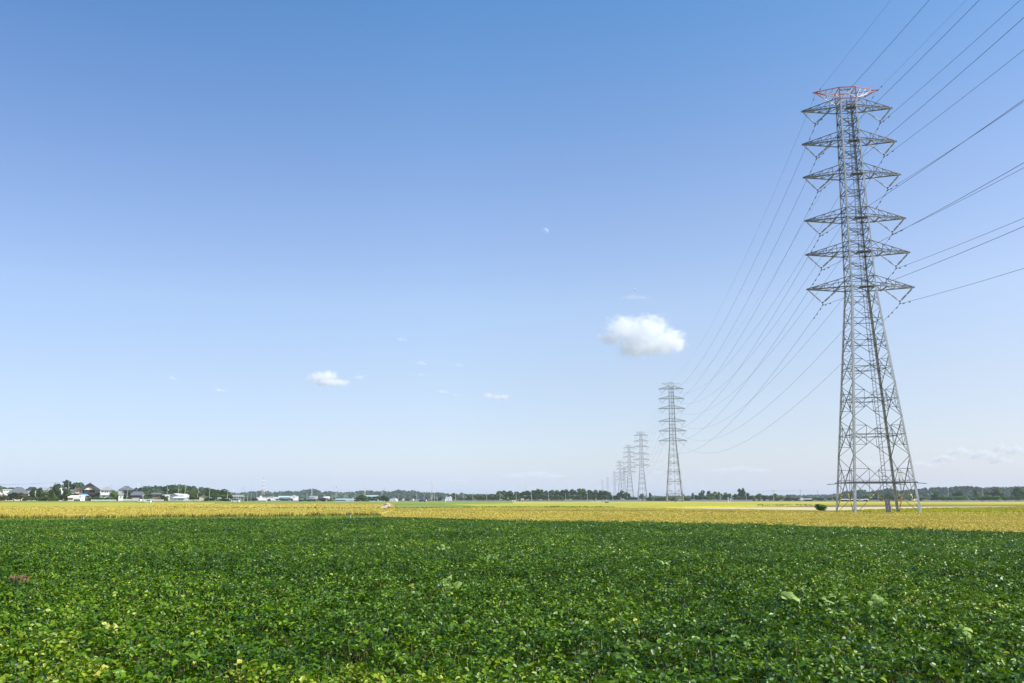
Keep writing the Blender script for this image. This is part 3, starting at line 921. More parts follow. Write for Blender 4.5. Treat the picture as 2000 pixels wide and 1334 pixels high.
RG = 'trees right of the long wood'
for row in [
    ('wide', 'dark', 1215, 957, 19, 880, 'dark round tree among the feet of the far pylons'), ('round', 'dark', 1228, 963, 13, 890, 'smaller dark tree right of the round tree among the pylon feet'),
    ('bush', 'mid', 1239, 969, 14, 890, 'low green bush between the far pylons'), ('round', 'olive', 1254, 963.5, 13, 980, 'olive tree between the legs of the third pylon'),
    ('round', 'dark', 1270, 961.5, 9, 950, 'small dark tree right of the third pylon'), ('bush', 'mid', 1268, 969.5, 16, 900, 'green bush at the right foot of the third pylon'),
    ('bush', 'mid', 1284, 970, 18, 905, 'left one of the low bushes between third and second pylon'), ('bush', 'dark', 1299, 969.5, 18, 905, 'low dark bush left of the second pylon'),
    ('bush', 'mid', 1316, 968.5, 18, 900, 'green bush between the legs of the second pylon'), ('round', 'mid', 1335, 965.5, 10, 900, 'small tree at the right leg of the second pylon'),
    ('bush', 'mid', 1343, 969, 15, 890, 'low green bush right of the second pylon'), ('airy', 'dark', 1353, 961, 9, 900, 'thin leaning tree beside the pole right of the second pylon'),
    ('bush', 'mid', 1360, 964.5, 15, 890, 'green tree behind the pole right of the second pylon'),
    ('wide', 'dark', 1373, 957, 19, 890, 'tall dark leafy tree, highest of the roadside grove'), ('airy', 'dark', 1385, 956.5, 12, 895, 'slim ragged tree top inside the roadside grove'),
    ('wide', 'mid', 1396, 959.5, 19, 885, 'broad green tree in the middle of the roadside grove'), ('round', 'dark', 1405, 960, 11, 892, 'dark tree beside the two bare trunks of the grove'),
    ('bush', 'mid', 1388, 967, 16, 870, 'light green undergrowth in front of the roadside grove'), ('wide', 'mid', 1417, 961.5, 18, 888, 'green tree left of the white sign post'),
    ('round', 'dark', 1425, 963, 12, 880, 'dark tree behind the white sign post'), ('round', 'dark', 1437, 964, 13, 885, 'dark round tree right of the white sign post'),
    ('airy', 'dark', 1447, 950.5, 17, 900, 'tall open pine standing above the grove'), ('airy', 'dark', 1453, 956, 13, 905, 'lower pine crown right of the tall pine'),
    ('bush', 'mid', 1446, 968, 20, 875, 'green undergrowth below the tall pine'), ('round', 'dark', 1461, 962, 14, 885, 'dark tree right of the tall pine beside a pole'),
    ('column', 'mid', 1472, 965.5, 14, 880, 'feathery green tree first right of the pine grove'), ('column', 'mid', 1482, 964, 14, 880, 'feathery green tree second right of the pine grove'),
    ('column', 'dark', 1493, 967, 15, 885, 'dark feathery shrub left of the domed tree'), ('bush', 'dark', 1504, 967, 16, 885, 'low dark shrub under the domed tree'),
    ('dome', 'mid', 1513, 962.5, 12, 950, 'domed tree right behind the tall thin pole'), ('bush', 'mid', 1522, 968, 16, 880, 'low green bush right of the domed tree'),
    ('bush', 'olive', 1537, 968.5, 16, 880, 'olive low bush left of the distant white roof'), ('dome', 'mid', 1541, 964.5, 10, 1000, 'small domed tree under the thin cable line'),
    ('bush', 'dark', 1552, 971, 14, 870, 'dark low bush left of the white sign box'), ('bush', 'mid', 1580, 969.5, 20, 900, 'green bush behind the low white shed'),
    ('bush', 'mid', 1598, 970, 20, 900, 'green bush between shed and grey canopy'), ('bush', 'mid', 1622, 967, 20, 905, 'green bush behind the grey canopy'),
    ('bush', 'mid', 1641, 968, 18, 880, 'green bush left inside the near pylon legs'), ('wide', 'dark', 1668, 968, 22, 860, 'dark bush behind the long open shed'),
    ('wide', 'dark', 1693, 966.5, 22, 850, 'dark tree under the red flag'), ('wide', 'mid', 1715, 963, 24, 850, 'green tree behind the ladder of the near pylon'),
    ('wide', 'mid', 1737, 962.5, 22, 855, 'green tree right of the pylon ladder'), ('bush', 'mid', 1755, 966, 20, 850, 'light green bush left of the right pylon leg'),
    ('bush', 'bright', 1777, 967, 20, 840, 'yellow green bush at the right pylon leg'), ('bush', 'mid', 1798, 969, 20, 840, 'low green bush behind the right pylon leg'),
    ('bush', 'mid', 1812, 969.5, 16, 830, 'low green bush behind the silver car'), ('wide', 'dark', 1830, 960, 20, 800, 'dark round tree right of the silver car'),
    ('bush', 'bright', 1843, 966.5, 18, 790, 'light green bush right below the dark round tree'), ('bush', 'bright', 1858, 968, 18, 790, 'light green low bush between two dark round trees'),
    ('wide', 'dark', 1876, 957, 26, 800, 'large dark domed tree in the middle of the right tree line'), ('bush', 'bright', 1882, 967, 22, 780, 'light green bush below the large domed tree'),
    ('round', 'mid', 1906, 953, 15, 840, 'tall greyish green tree right of the large domed tree'), ('bush', 'mid', 1901, 969, 16, 780, 'low shrub at the foot of the tall greyish tree'),
    ('bush', 'dark', 1921, 968.5, 16, 780, 'low dark shrub behind the small white car'), ('wide', 'dark', 1946, 953.5, 30, 790, 'big dark spreading tree near the right edge'),
    ('bush', 'bright', 1941, 966, 22, 770, 'light green bush below the big spreading tree'), ('bush', 'mid', 1963, 967, 20, 770, 'green bush left of the tree at the right edge'),
    ('wide', 'dark', 1990, 951.5, 32, 780, 'dark tree cut by the right picture edge'), ('bush', 'mid', 1984, 967.5, 20, 765, 'green bush below the tree at the right edge'),
    ('wide', 'dark', 2022, 954, 30, 790, 'dark tree just beyond the right picture edge'),
]:
    k, tn, x, yt, wp, D, lab = row
    tree(k, tn, x, yt, wp, D, lab, 0, RG)
tree('bush', 'bright', 1605, 981.5, 27, 172, 'dark green round bush standing alone left of the near pylon', 0.0, None, 1, 'bush', 1.0)

# ---------------------------------------------------------------- buildings
TILE = mat('grey_roof_tile', (0.13, 0.135, 0.15), 0.6, 0.4, noise=0.25, nscale=2.5)
TILED = mat('dark_roof_tile', (0.045, 0.04, 0.045), 0.6, 0.4, noise=0.3, nscale=2.5)
TILEL = mat('light_roof_tile', (0.30, 0.30, 0.30), 0.7, 0.3, noise=0.15, nscale=2)
TILEB = mat('brown_roof', (0.15, 0.09, 0.07), 0.7, 0.3, noise=0.25, nscale=2)
WHITE = mat('white_wall', (0.80, 0.79, 0.76), 0.8, 0.3, noise=0.05, nscale=0.8)
WMETAL = mat('white_metal', (0.76, 0.77, 0.78), 0.45, 0.5, noise=0.04, nscale=1)
BEIGE = mat('beige_wall', (0.58, 0.50, 0.36), 0.85, 0.2, noise=0.08, nscale=0.8)
WOOD = mat('dark_wood', (0.07, 0.045, 0.035), 0.85, 0.2, noise=0.3, nscale=3)
WOODB = mat('brown_wood', (0.16, 0.085, 0.055), 0.85, 0.2, noise=0.25, nscale=2)
GREYW = mat('grey_siding', (0.33, 0.35, 0.38), 0.7, 0.3, noise=0.08, nscale=1)
DARKW = mat('dark_opening', (0.03, 0.03, 0.032), 0.8, 0.2, noise=0.2, nscale=2)  # dark colour stands in for the shade inside openings and open sheds
GLASS = mat('window_glass', (0.06, 0.08, 0.11), 0.12, 0.8, noise=0.1, nscale=1)
FRAME = mat('window_frame', (0.45, 0.44, 0.42), 0.6, 0.4, noise=0.05, nscale=2)
TEAL = mat('teal_roof', (0.40, 0.55, 0.55), 0.5, 0.4, noise=0.08, nscale=0.5)
BLUESH = mat('blue_sheet', (0.20, 0.40, 0.66), 0.6, 0.4, noise=0.15, nscale=1.5)
CONC = mat('concrete', (0.40, 0.39, 0.37), 0.85, 0.2, noise=0.12, nscale=2)
RUST = mat('rust_sheet', (0.22, 0.10, 0.065), 0.8, 0.2, noise=0.3, nscale=1.5)


def roof_mb(x0, x1, y0, y1, e, r, kind, o, frac=0.35, th=0.16):
    b = MB()
    X0, X1, Y0, Y1 = x0 - o, x1 + o, y0 - o, y1 + o
    xm, ym = (x0 + x1) / 2, (y0 + y1) / 2
    if kind == 'hip':
        hl = (X1 - X0) * frac / 2
        P = [(X0, Y0, e), (X1, Y0, e), (X1, Y1, e), (X0, Y1, e), (xm - hl, ym, r), (xm + hl, ym, r)]
        top = [(0, 1, 5, 4), (1, 2, 5), (2, 3, 4, 5), (3, 0, 4)]
        rim = [0, 1, 2, 3]
    elif kind == 'gx':
        P = [(X0, Y0, e), (X1, Y0, e), (X1, Y1, e), (X0, Y1, e), (X0, ym, r), (X1, ym, r)]
        top = [(0, 1, 5, 4), (2, 3, 4, 5)]
        rim = [0, 1, 5, 2, 3, 4]
    elif kind == 'gy':
        P = [(X0, Y0, e), (X1, Y0, e), (X1, Y1, e), (X0, Y1, e), (xm, Y0, r), (xm, Y1, r)]
        top = [(1, 2, 5, 4), (3, 0, 4, 5)]
        rim = [0, 4, 1, 2, 5, 3]
    elif kind == 'irimoya':
        zs, ins = e + (r - e) * .52, (Y1 - Y0) * .24
        xl, xr = X0 + (xm - X0) * .52, X1 - (X1 - xm) * .52
        P = [(X0, Y0, e), (X1, Y0, e), (X1, Y1, e), (X0, Y1, e), (xl, Y0 + ins, zs), (xr, Y0 + ins, zs), (xr, Y1 - ins, zs), (xl, Y1 - ins, zs), (xm, Y0 + ins * .8, r), (xm, Y1 - ins * .8, r)]
        top = [(0, 1, 5, 4), (2, 3, 7, 6), (3, 0, 4, 8, 9, 7), (1, 2, 6, 9, 8, 5), (4, 5, 8), (6, 7, 9)]
        rim = [0, 1, 2, 3]
    elif kind == 'mono':
        P = [(X0, Y0, e), (X1, Y0, e), (X1, Y1, r), (X0, Y1, r)]
        top = [(0, 1, 2, 3)]
        rim = [0, 1, 2, 3]
    else:
        P = [(X0, Y0, r), (X1, Y0, r), (X1, Y1, r), (X0, Y1, r)]
        top = [(0, 1, 2, 3)]
        rim = [0, 1, 2, 3]
        th = max(th, r - e - 0.003)
    n = len(P)
    P2 = P + [(p[0], p[1], p[2] - th) for p in P]
    fs = list(top) + [tuple(i + n for i in f[::-1]) for f in top]
    for i in range(len(rim)):
        a_, c_ = rim[i], rim[(i + 1) % len(rim)]
        fs.append((a_ + n, c_ + n, c_, a_))
    b.faces(P2, fs)
    if kind in ('hip', 'gx', 'gy', 'irimoya') and (x1 - x0) > 5:
        if kind in ('gy', 'irimoya'):
            Y0, Y1 = (Y0 + ins * .8, Y1 - ins * .8) if kind == 'irimoya' else (Y0, Y1)
            b.box(xm - .18, xm + .18, Y0 + .05, Y1 - .05, r - .1, r + .28)
        else:
            hl = (X1 - X0) * (frac if kind == 'hip' else 0.98) / 2
            b.box(xm - hl, xm + hl, ym - .18, ym + .18, r - .1, r + .28)
    return b


class Bld:
    """a building given by photo columns/rows at distance D, built in metres facing the viewer"""
    def __init__(s, name, label, xc, D, base=0.0, cat='house', yaw=0.0, group=None):
        s.xc, s.D, s.base = xc, D, base
        X = gx(xc, D)
        s.cz = math.cos(math.atan2(X, D))
        s.root = thing(name, label, cat, (X, D, base), -math.atan2(X, D) + R(yaw), group)

    def lx(s, x):
        return (x - s.xc) * mpx(s.D) * s.cz

    def lz(s, y):
        return zz(y, s.D) - s.base

    def vol(s, x0, x1, yb, ye, wall, depth=7, yoff=0.0, roof=None, yr=None, rm=None, over=0.5, frac=0.35, gable=None, wn='wall'):
        a, c = s.lx(x0), s.lx(x1)
        z0 = s.lz(yb) if yb is not None else -0.2
        z1 = s.lz(ye)
        f = MB()
        f.box(a, c, yoff, yoff + depth, z0, z1 - 0.17)
        if roof == 'gy':
            zr = s.lz(yr)
            xm = (a + c) / 2
            gb = MB()
            gb.faces([(a, yoff + .02, z1 - .17), (c, yoff + .02, z1 - .17), (xm, yoff + .02, zr - .3), (a, yoff + depth - .02, z1 - .17), (c, yoff + depth - .02, z1 - .17), (xm, yoff + depth - .02, zr - .3)], [(0, 1, 2), (4, 3, 5), (0, 2, 5, 3), (1, 4, 5, 2), (0, 3, 4, 1)])
            gb.build('gable', gable or wall, s.root)
        elif roof == 'irimoya':
            zr = s.lz(yr)
            xm, D_ = (a + c) / 2, depth + 2 * over
            zs, ins = z1 + (zr - z1) * .54, D_ * .24
            hw = (c - a + 2 * over) / 2 * .40
            gb = MB()
            yy = yoff - over + ins - .06
            gb.faces([(xm - hw, yy, zs), (xm + hw, yy, zs), (xm, yy, zr - .35), (xm - hw, yy + .1, zs), (xm + hw, yy + .1, zs), (xm, yy + .1, zr - .35)], [(0, 1, 2), (4, 3, 5), (0, 2, 5, 3), (1, 4, 5, 2), (0, 3, 4, 1)])
            gb.build('gable', gable or wall, s.root)
        elif roof == 'gx':
            zr = s.lz(yr)
            ym = yoff + depth / 2
            gb = MB()
            gb.faces([(a + .02, yoff + .02, z1 - .17), (a + .02, yoff + depth - .02, z1 - .17), (a + .02, ym, zr - .3), (c - .02, yoff + .02, z1 - .17), (c - .02, yoff + depth - .02, z1 - .17), (c - .02, ym, zr - .3)], [(0, 2, 1), (3, 4, 5), (0, 3, 5, 2), (1, 2, 5, 4), (0, 1, 4, 3)])
            gb.build('gable', gable or wall, s.root)
        w_ = f.build(wn, wall, s.root)
        if roof:
            roof_mb(a, c, yoff, yoff + depth, z1, s.lz(yr), roof, over, frac).build('roof', rm, s.root)
        return w_

    def win(s, x0, x1, y0, y1, yoff=0.0, glass=None, frame=True):
        a, c, z0, z1 = s.lx(x0), s.lx(x1), s.lz(y1), s.lz(y0)
        f = MB()
        t = 0.09
        f.box(a, c, yoff - .06, yoff + .05, z0, z0 + t)
        f.box(a, c, yoff - .06, yoff + .05, z1 - t, z1)
        f.box(a, a + t, yoff - .057, yoff + .05, z0 + t, z1 - t)
        f.box(c - t, c, yoff - .057, yoff + .05, z0 + t, z1 - t)
        f.box((a + c) / 2 - .04, (a + c) / 2 + .04, yoff - .055, yoff + .05, z0 + t, z1 - t)
        fo = f.build('window', FRAME, s.root)
        g_ = MB()
        g_.box(a + t, c - t, yoff - .03, yoff + .04, z0 + t, z1 - t)
        g_.build('pane', glass or GLASS, fo)

    def add(s, name, m, x0, x1, y0, y1, yoff=0, depth=0.2):
        f = MB()
        f.box(s.lx(x0), s.lx(x1), yoff - depth, yoff, s.lz(y1), s.lz(y0))
        return f.build(name, m, s.root)


V = 'village houses'
B = Bld('house', 'low house with a big grey hipped roof behind dark round trees', 34, 500, PADZ, group=V)
B.vol(14, 55, None, 964.5, BEIGE, 11, 0, 'hip', 952.3, TILE, 1.0, 0.26)
B.win(20, 25, 966, 971)
B.win(40, 46, 966, 971)
B = Bld('house', 'white gabled house cut by the left picture edge', -2, 510, PADZ, group=V)
B.vol(-14, 6, None, 963, WHITE, 8, 0, 'gy', 955.5, TILEL, 0.5)
B.win(-4, 1, 965, 969)
B = Bld('long_building', 'low white flat building behind the left end of the hipped roof', 13, 540, PADZ, 'building', group=V)
B.vol(4, 22, None, 957, WHITE, 7, 0, 'flat', 956, WMETAL, 0.3)
for x in (6, 11, 16):
    B.win(x, x + 2.5, 958.2, 959.6)
B = Bld('shed', 'small brown gabled shed at the left picture edge', 6, 484, PADZ, 'shed', group=V)
B.vol(0, 11, None, 968, RUST, 5, 0, 'gy', 964, TILEB, 0.4)
B = Bld('house', 'house with a dark tiled roof between hipped roof and slim trees', 61, 520, PADZ, group=V)
B.vol(52, 70, None, 956.5, WHITE, 8, 0, 'hip', 950.8, TILED, 0.8, 0.5)
B.win(58, 61, 958.5, 961)
B = Bld('house', 'light grey roofed house left of the tall conifer', 91, 525, PADZ, group=V)
B.vol(83, 94, None, 957, WHITE, 8, 1, 'gx', 951.4, TILEL, 0.6)
B.vol(92, 101, None, 957, WHITE, 7, -2, 'gy', 950, TILEL, 0.6)
B.win(94, 96.5, 958, 960.5, -2)
B = Bld('shed', 'little rust and teal roofed shed under the trees', 87, 481, PADZ, 'shed', group=V)
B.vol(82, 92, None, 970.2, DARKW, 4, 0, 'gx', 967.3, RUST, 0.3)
B = Bld('white_building', 'white building half hidden by trees left of the white shed', 119, 500, PADZ, 'building', group=V)
B.vol(112, 126, None, 957, WHITE, 9, 0, 'gy', 950, TILEL, 0.4)
B.win(117, 119, 960, 963)
B = Bld('house', 'small dark roofed house behind the white shed', 142, 530, PADZ, group=V)
B.vol(134, 148, None, 959.5, GREYW, 8, 0, 'gx', 955.8, TILE, 0.5)

B = Bld('traditional_house', 'big dark traditional house with white gable and two tiled roof levels', 171, 500, PADZ, group=V)
B.vol(152, 194, 968, 957.5, WOOD, 8.5, 0, 'irimoya', 942.8, TILED, 1.0, gable=WHITE)
B.vol(146, 160, None, 957.6, BEIGE, 7, -.6, 'mono', 953.5, TILEB, 0.6)
B.vol(162, 182, 957.5, 955.8, WOOD, 3, -2.2, 'gy', 950, TILED, 0.5, gable=WHITE)
B.vol(160, 197, None, 966, WOOD, 9, -1.0, 'mono', 963.5, TILED, 0.9)
for a_, c_, p_, q_, y_ in ((163, 167, 958, 963, 0), (167.5, 172.5, 958, 963.5, 0), (184.5, 188, 958, 962.5, 0), (188.5, 192, 958, 962.5, 0), (167.5, 170, 969.5, 973.5, -1), (173.5, 177, 968.5, 971.5, -1), (186, 190, 968.5, 972, -1)):
    B.win(a_, c_, p_, q_, y_, BEIGE if a_ > 167 and y_ == 0 else GLASS)
for a_, c_ in ((148.5, 150.5), (154, 157)):
    B.win(a_, c_, 958.5, 961.5, -.6)
B.add('balcony', WOOD, 170, 181, 961.5, 965, -0.3, 1.2)
B = Bld('shed', 'low white roofed shed with a dark opening and rusty front', 150, 478, PADZ, 'shed', group=V)
B.vol(133, 158, None, 971.5, WMETAL, 6, 0, 'mono', 967.3, WMETAL, 0.3)
B.vol(157.5, 166, None, 969.3, WHITE, 5, 0, 'gx', 967, WMETAL, 0.2)
B.add('opening', DARKW, 144, 156.5, 975, 978.2, 0, 0.05)  # flat dark panel painting the shade inside the shed
B.add('rusty_front', RUST, 133.5, 142.5, 971.5, 977, 0, 0.08)
f = MB()
o_ = gx(155, 477)
f.faces([(-2.2, -1, 0), (2.2, -1, 0), (2.0, 1.2, 0), (-2.0, 1.2, 0), (-.9, -.2, 1.1), (1.0, 0, 1.0)], [(0, 1, 5, 4), (1, 2, 5), (2, 3, 4, 5), (3, 0, 4), (0, 3, 2, 1)])
t = f.build('tarp', BLUESH)
t.location = (o_, 482.5, zz(968.2, 482))
tag(t, 'blue tarpaulin heap lying on the white shed roof', 'tarp')

B = Bld('modern_house', 'white two storey house with grey hipped roof and long balcony', 210, 500, PADZ, group=V)
B.vol(196, 220, 968, 957, WHITE, 9, 0, 'hip', 951.5, TILEL, 0.9, 0.25)
B.vol(194, 228, None, 966.8, WHITE, 8, -1, 'flat', 966, WMETAL, 0.2)
B.add('balcony', WHITE, 195.5, 228, 963.2, 967, -1.0, 0.9)
for a_, c_, p_, q_, y_ in ((197, 201, 958.5, 961.8, 0), (203.5, 206, 958.5, 962.5, 0), (207.5, 210, 958.5, 962.5, 0), (213, 215, 958.5, 962.5, 0), (217, 219, 958.5, 961.5, 0), (200, 205, 968, 971, -1), (213.5, 217, 968.5, 972, -1), (219, 221, 970, 974, -1)):
    B.win(a_, c_, p_, q_, y_)
B.add('carport_shade', DARKW, 221.5, 230, 968, 977, -1.0, 0.1)  # flat dark panel painting the shade under the carport
B = Bld('garage', 'white box garage right of the two storey house', 235, 494, PADZ, 'garage', group=V)
B.vol(231, 240, None, 967.2, WHITE, 6, 0, 'flat', 966.6, TILE, 0.3)
B.add('shutter', GREYW, 234, 237, 969, 973, 0, 0.05)
B = Bld('traditional_house', 'grey tiled house with stacked roofs behind the concrete pole', 244, 512, PADZ, group=V)
B.vol(232, 258, 970, 957, WOOD, 9, 0, 'hip', 950, TILE, 1.0, 0.3)
B.vol(229, 241, 970, 960.5, GREYW, 5, -2.5, 'gy', 956.3, TILE, 0.6, gable=WHITE)
B.vol(228, 264, None, 965.8, WOOD, 10, -1.2, 'mono', 963, TILE, 0.6)
B.add('eave_board', CONC, 234, 262, 968.6, 969.6, -1.9, 0.15)
for a_, c_, p_, q_, y_ in ((246, 250, 958.5, 961, 0), (252, 256, 958.5, 961, 0), (243, 248, 970.5, 974, -1.2), (252, 258, 970.5, 974, -1.2)):
    B.win(a_, c_, p_, q_, y_)
B = Bld('traditional_house', 'long low house with grey tiled roof and dark wooden front', 270, 492, PADZ, group=V)
B.vol(256, 281, 971, 967, WOOD, 8, 0, 'hip', 960.5, TILE, 0.8, 0.62)
B.vol(254, 288, None, 971, WOOD, 8.5, -1, 'mono', 969.2, TILE, 0.5)
B.win(273, 279, 967.8, 969, 0)
B.add('fence_panel', CONC, 258, 272, 972.5, 975.5, -1.2, 0.1)
B = Bld('traditional_house', 'brown wooden house with grey tiled roof and white gable', 304, 496, PADZ, group=V)
B.vol(295.5, 315, None, 965.3, WOODB, 8, 0, 'irimoya', 959, TILE, 1.0, gable=WHITE)
for a_, c_, p_, q_ in ((297, 301, 967, 969.5), (302, 304, 966.5, 969.5), (308.5, 312.5, 966.5, 970), (298, 307, 971.5, 974.5)):
    B.win(a_, c_, p_, q_)
B = Bld('warehouse', 'light grey warehouse with white roof and lower annex', 342, 490, PADZ, 'warehouse', yaw=-18, group=V)
B.vol(328, 345, None, 967, GREYW, 12, 2, 'gy', 963.8, WMETAL, 0.3)
B.vol(341, 357, 971, 967.3, WMETAL, 9, 2.6, 'gx', 964.5, WMETAL, 0.3)
B.vol(340, 363, None, 972.6, GREYW, 8, -2, 'gx', 970.5, WMETAL, 0.5)
for a_ in (346, 349.5, 353):
    B.win(a_, a_ + 1.8, 967.8, 969.3, 2.6)
B.add('opening', DARKW, 350, 361, 974, 976, -2, 0.06)  # dark sheet in place of the annex's shaded inside
B = Bld('building', 'small white building behind the warehouse', 322, 540, PADZ, 'building', group=V)
B.vol(316, 332, None, 966, WHITE, 6, 0, 'flat', 965.4, WMETAL, 0.2)
B.win(319, 322, 967, 968.5)
B = Bld('house', 'small beige house with light sloping roof under the trees', 396, 520, PADZ, group=V)
B.vol(389, 404, None, 970.5, BEIGE, 7, 0, 'gy', 967, TILEL, 0.7, gable=BEIGE)
B.win(394, 397, 971, 973)
B = Bld('shed', 'dark open shed right of the beige house', 416, 500, PADZ, 'shed', group=V)
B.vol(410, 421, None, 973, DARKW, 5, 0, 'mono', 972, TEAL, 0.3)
B = Bld('shed', 'tiny pale roofed shed below the big dark round tree', 428, 520, PADZ, 'shed', group=V)
B.vol(425, 431, None, 973, GREYW, 4, 0, 'mono', 972, TEAL, 0.3)

B = Bld('shelter', 'open shelter with a pale roof on posts behind the white van', 462, 640, 0, 'shelter', yaw=6)
B.vol(454, 477, 970.6, 969.8, CONC, 12, 0, 'gx', 967.3, TILEL, 0.4, wn='beam')
B.vol(448, 456, 972, 970.8, CONC, 8, -1, 'mono', 969, TILEL, 0.3, wn='beam')
for x in (449, 456, 461.5, 465, 470, 476.5):
    p = MB()
    p.box(B.lx(x) - .2, B.lx(x) + .2, .3, .7, -.1, B.lz(970.4))
    p.build('post', CONC, B.root)
B.add('vending_machine', BLUESH, 467, 471, 974, 977, 1.5, 0.6)

T = 'white town buildings beyond the fields'
B = Bld('house', 'dark roofed house at the left end of the town', 512, 1080, 0, group=T)
B.vol(501, 531, None, 969.3, WHITE, 10, 0, 'hip', 966.2, TILED, 0.9, 0.6)
for a_ in (503, 507, 512, 520):
    B.win(a_, a_ + 2, 970.3, 971.6)
B = Bld('building', 'tall narrow white building in front of the dark roofed town house', 510, 1040, 0, 'building', group=T)
B.vol(507, 512, None, 968.5, WHITE, 6, 0, 'gy', 967.5, WMETAL, 0.2)
B = Bld('house', 'low white house right of the narrow white building', 520, 1030, 0, group=T)
B.vol(516, 522, None, 973.4, WHITE, 6, 0, 'gy', 971.8, WMETAL, 0.3)
B = Bld('building', 'small white house left of the white box building', 529, 1050, 0, 'house', group=T)
B.vol(527, 533, None, 971.2, WHITE, 7, 0, 'gx', 969.8, TILEL, 0.4)
B = Bld('building', 'plain white box building in the middle of the town', 539.5, 1020, 0, 'building', group=T)
B.vol(533.5, 545.5, None, 971.4, WHITE, 8, 0, 'flat', 970.7, WMETAL, 0.1)
B.add('loading_door', GREYW, 536, 538, 973, 976, 0, .06)
B = Bld('factory', 'long white factory with pale teal roof', 556, 1070, 0, 'factory', group=T)
B.vol(544, 566, None, 971.4, GREYW, 14, 0, 'gx', 968.9, TEAL, 0.4)
for a_ in (548, 554, 560, 565):
    B.win(a_, a_ + 1.8, 972.5, 974)
B = Bld('building', 'bright white stepped building with dark windows and roof antenna', 575, 1030, 0, 'building', group=T)
B.vol(567, 583, None, 969.8, WHITE, 9, 0, 'flat', 969, WMETAL, 0.1)
B.vol(571, 578, 969.5, 968.4, WHITE, 5, 1, 'flat', 967.9, WMETAL, 0.1)
B.win(572, 574, 969.8, 971.6)
B.win(574.5, 576.5, 969.8, 971.6)
p = MB()
p.tube([(0, 3, B.lz(968)), (0, 3, B.lz(964.5))], .1, 5)
p.build('antenna', CONC, B.root)
B = Bld('building', 'low white shed left of the dark low bush', 588, 1010, 0, 'building', group=T)
B.vol(585, 593, None, 975, WHITE, 6, 0, 'flat', 974.3, WMETAL, 0.2)
B = Bld('warehouse', 'long blue grey warehouse behind the sign post', 611, 1060, 0, 'warehouse', group=T)
B.vol(605, 619, None, 971, GREYW, 12, 0, 'gx', 969, TILEL, 0.3)
B = Bld('building', 'low white roofed building right of the sign post', 636, 1060, 0, 'building', group=T)
B.vol(632, 644, None, 972, WHITE, 10, 0, 'gx', 970.2, WMETAL, 0.3)
B = Bld('building', 'pale grey building half hidden above the greenhouse', 692, 1000, 0, 'building', group=T)
B.vol(688, 699, None, 971.5, GREYW, 9, 0, 'flat', 970.8, CONC, 0.2)
B = Bld('warehouse', 'long building with pale teal roof behind the dark trees', 727, 800, 0, 'warehouse', group=T)
B.vol(716, 738, None, 969.3, WHITE, 10, 0, 'gx', 967.8, TEAL, 0.6)
B = Bld('building', 'small white building left of the pole above the blue car', 789, 1000, 0, 'building', group=T)
B.vol(786, 790.5, None, 974, WHITE, 5, 0, 'gy', 972.9, WMETAL, 0.3)
B = Bld('building', 'small white gabled building second right of the barrel greenhouse', 794.5, 1000, 0, 'building', group=T)
B.vol(793, 796, None, 974.3, WHITE, 5, 0, 'gy', 973.2, WMETAL, 0.3)
B = Bld('billboard_building', 'large plain white block building beside the olive tree', 876.5, 900, 0, 'building', group=T)
B.vol(870.5, 883, None, 970.8, WMETAL, 6, 0, 'flat', 970.2, WMETAL, 0.05)
B.add('chimney', WHITE, 879, 880.5, 968.8, 970.2, 3, .8)
B.add('door', DARKW, 875, 876, 974, 976, 0, .08)
B = Bld('building', 'tiny white roof far behind the hedge left of the white sign box', 1535.5, 1200, 0, 'building', group=T)
B.vol(1534, 1537.5, None, 969.2, WHITE, 6, 0, 'flat', 968.2, WMETAL, 0.2)
B = Bld('shed', 'low white shed with dark openings right of the white sign box', 1578, 840, 0, 'shed')
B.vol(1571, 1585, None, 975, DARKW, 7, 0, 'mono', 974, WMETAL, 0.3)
B = Bld('canopy', 'grey flat canopy on two posts left of the near pylon', 1620, 840, 0, 'canopy')
B.vol(1612.5, 1627.5, 972.5, 970.6, TILEL, 8, 0, 'flat', 970.0, CONC, 0.2, wn='beam')
for x in (1613.5, 1626.5):
    p = MB()
    p.box(B.lx(x) - .25, B.lx(x) + .25, .4, .9, -.1, B.lz(972.4))
    p.build('post', CONC, B.root)
B = Bld('shed', 'long open shed with a thin white roof seen through the pylon legs', 1666, 800, 0, 'shed')
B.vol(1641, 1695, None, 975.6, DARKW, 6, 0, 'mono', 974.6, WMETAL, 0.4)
for x in (1655, 1671, 1690):
    p = MB()
    p.box(B.lx(x) - .12, B.lx(x) + .12, -.3, -.06, -.1, B.lz(975.6))
    p.build('post', CONC, B.root)


def barrel(name, label, x0, x1, yb, yt, D, m, length=14):
    t = thing(name, label, 'greenhouse', (gx((x0 + x1) / 2, D), D, 0), 0)
    r = (x1 - x0) / 2 * mpx(D)
    hh = zz(yt, D)
    b = MB()
    n = 14
    pts = []
    for yy in (0, length):
        for i in range(n + 1):
            a = math.pi * i / n
            pts.append((-math.cos(a) * r, yy, (math.sin(a) ** 0.6) * hh))
    fs = [(i, i + 1, n + 2 + i, n + 1 + i) for i in range(n)] + [tuple(range(n, -1, -1)), tuple(range(n + 1, 2 * n + 2))]
    b.faces(pts, fs)
    b.build('cover', m, t)
    h = MB()
    for yy in np.linspace(-0.05, length, 6):
        h.tube([(-math.cos(math.pi * i / n) * (r + .04), yy, (math.sin(math.pi * i / n) ** .6) * (hh + .04)) for i in range(n + 1)], .05, 4)
    h.build('hoops', CONC, t)


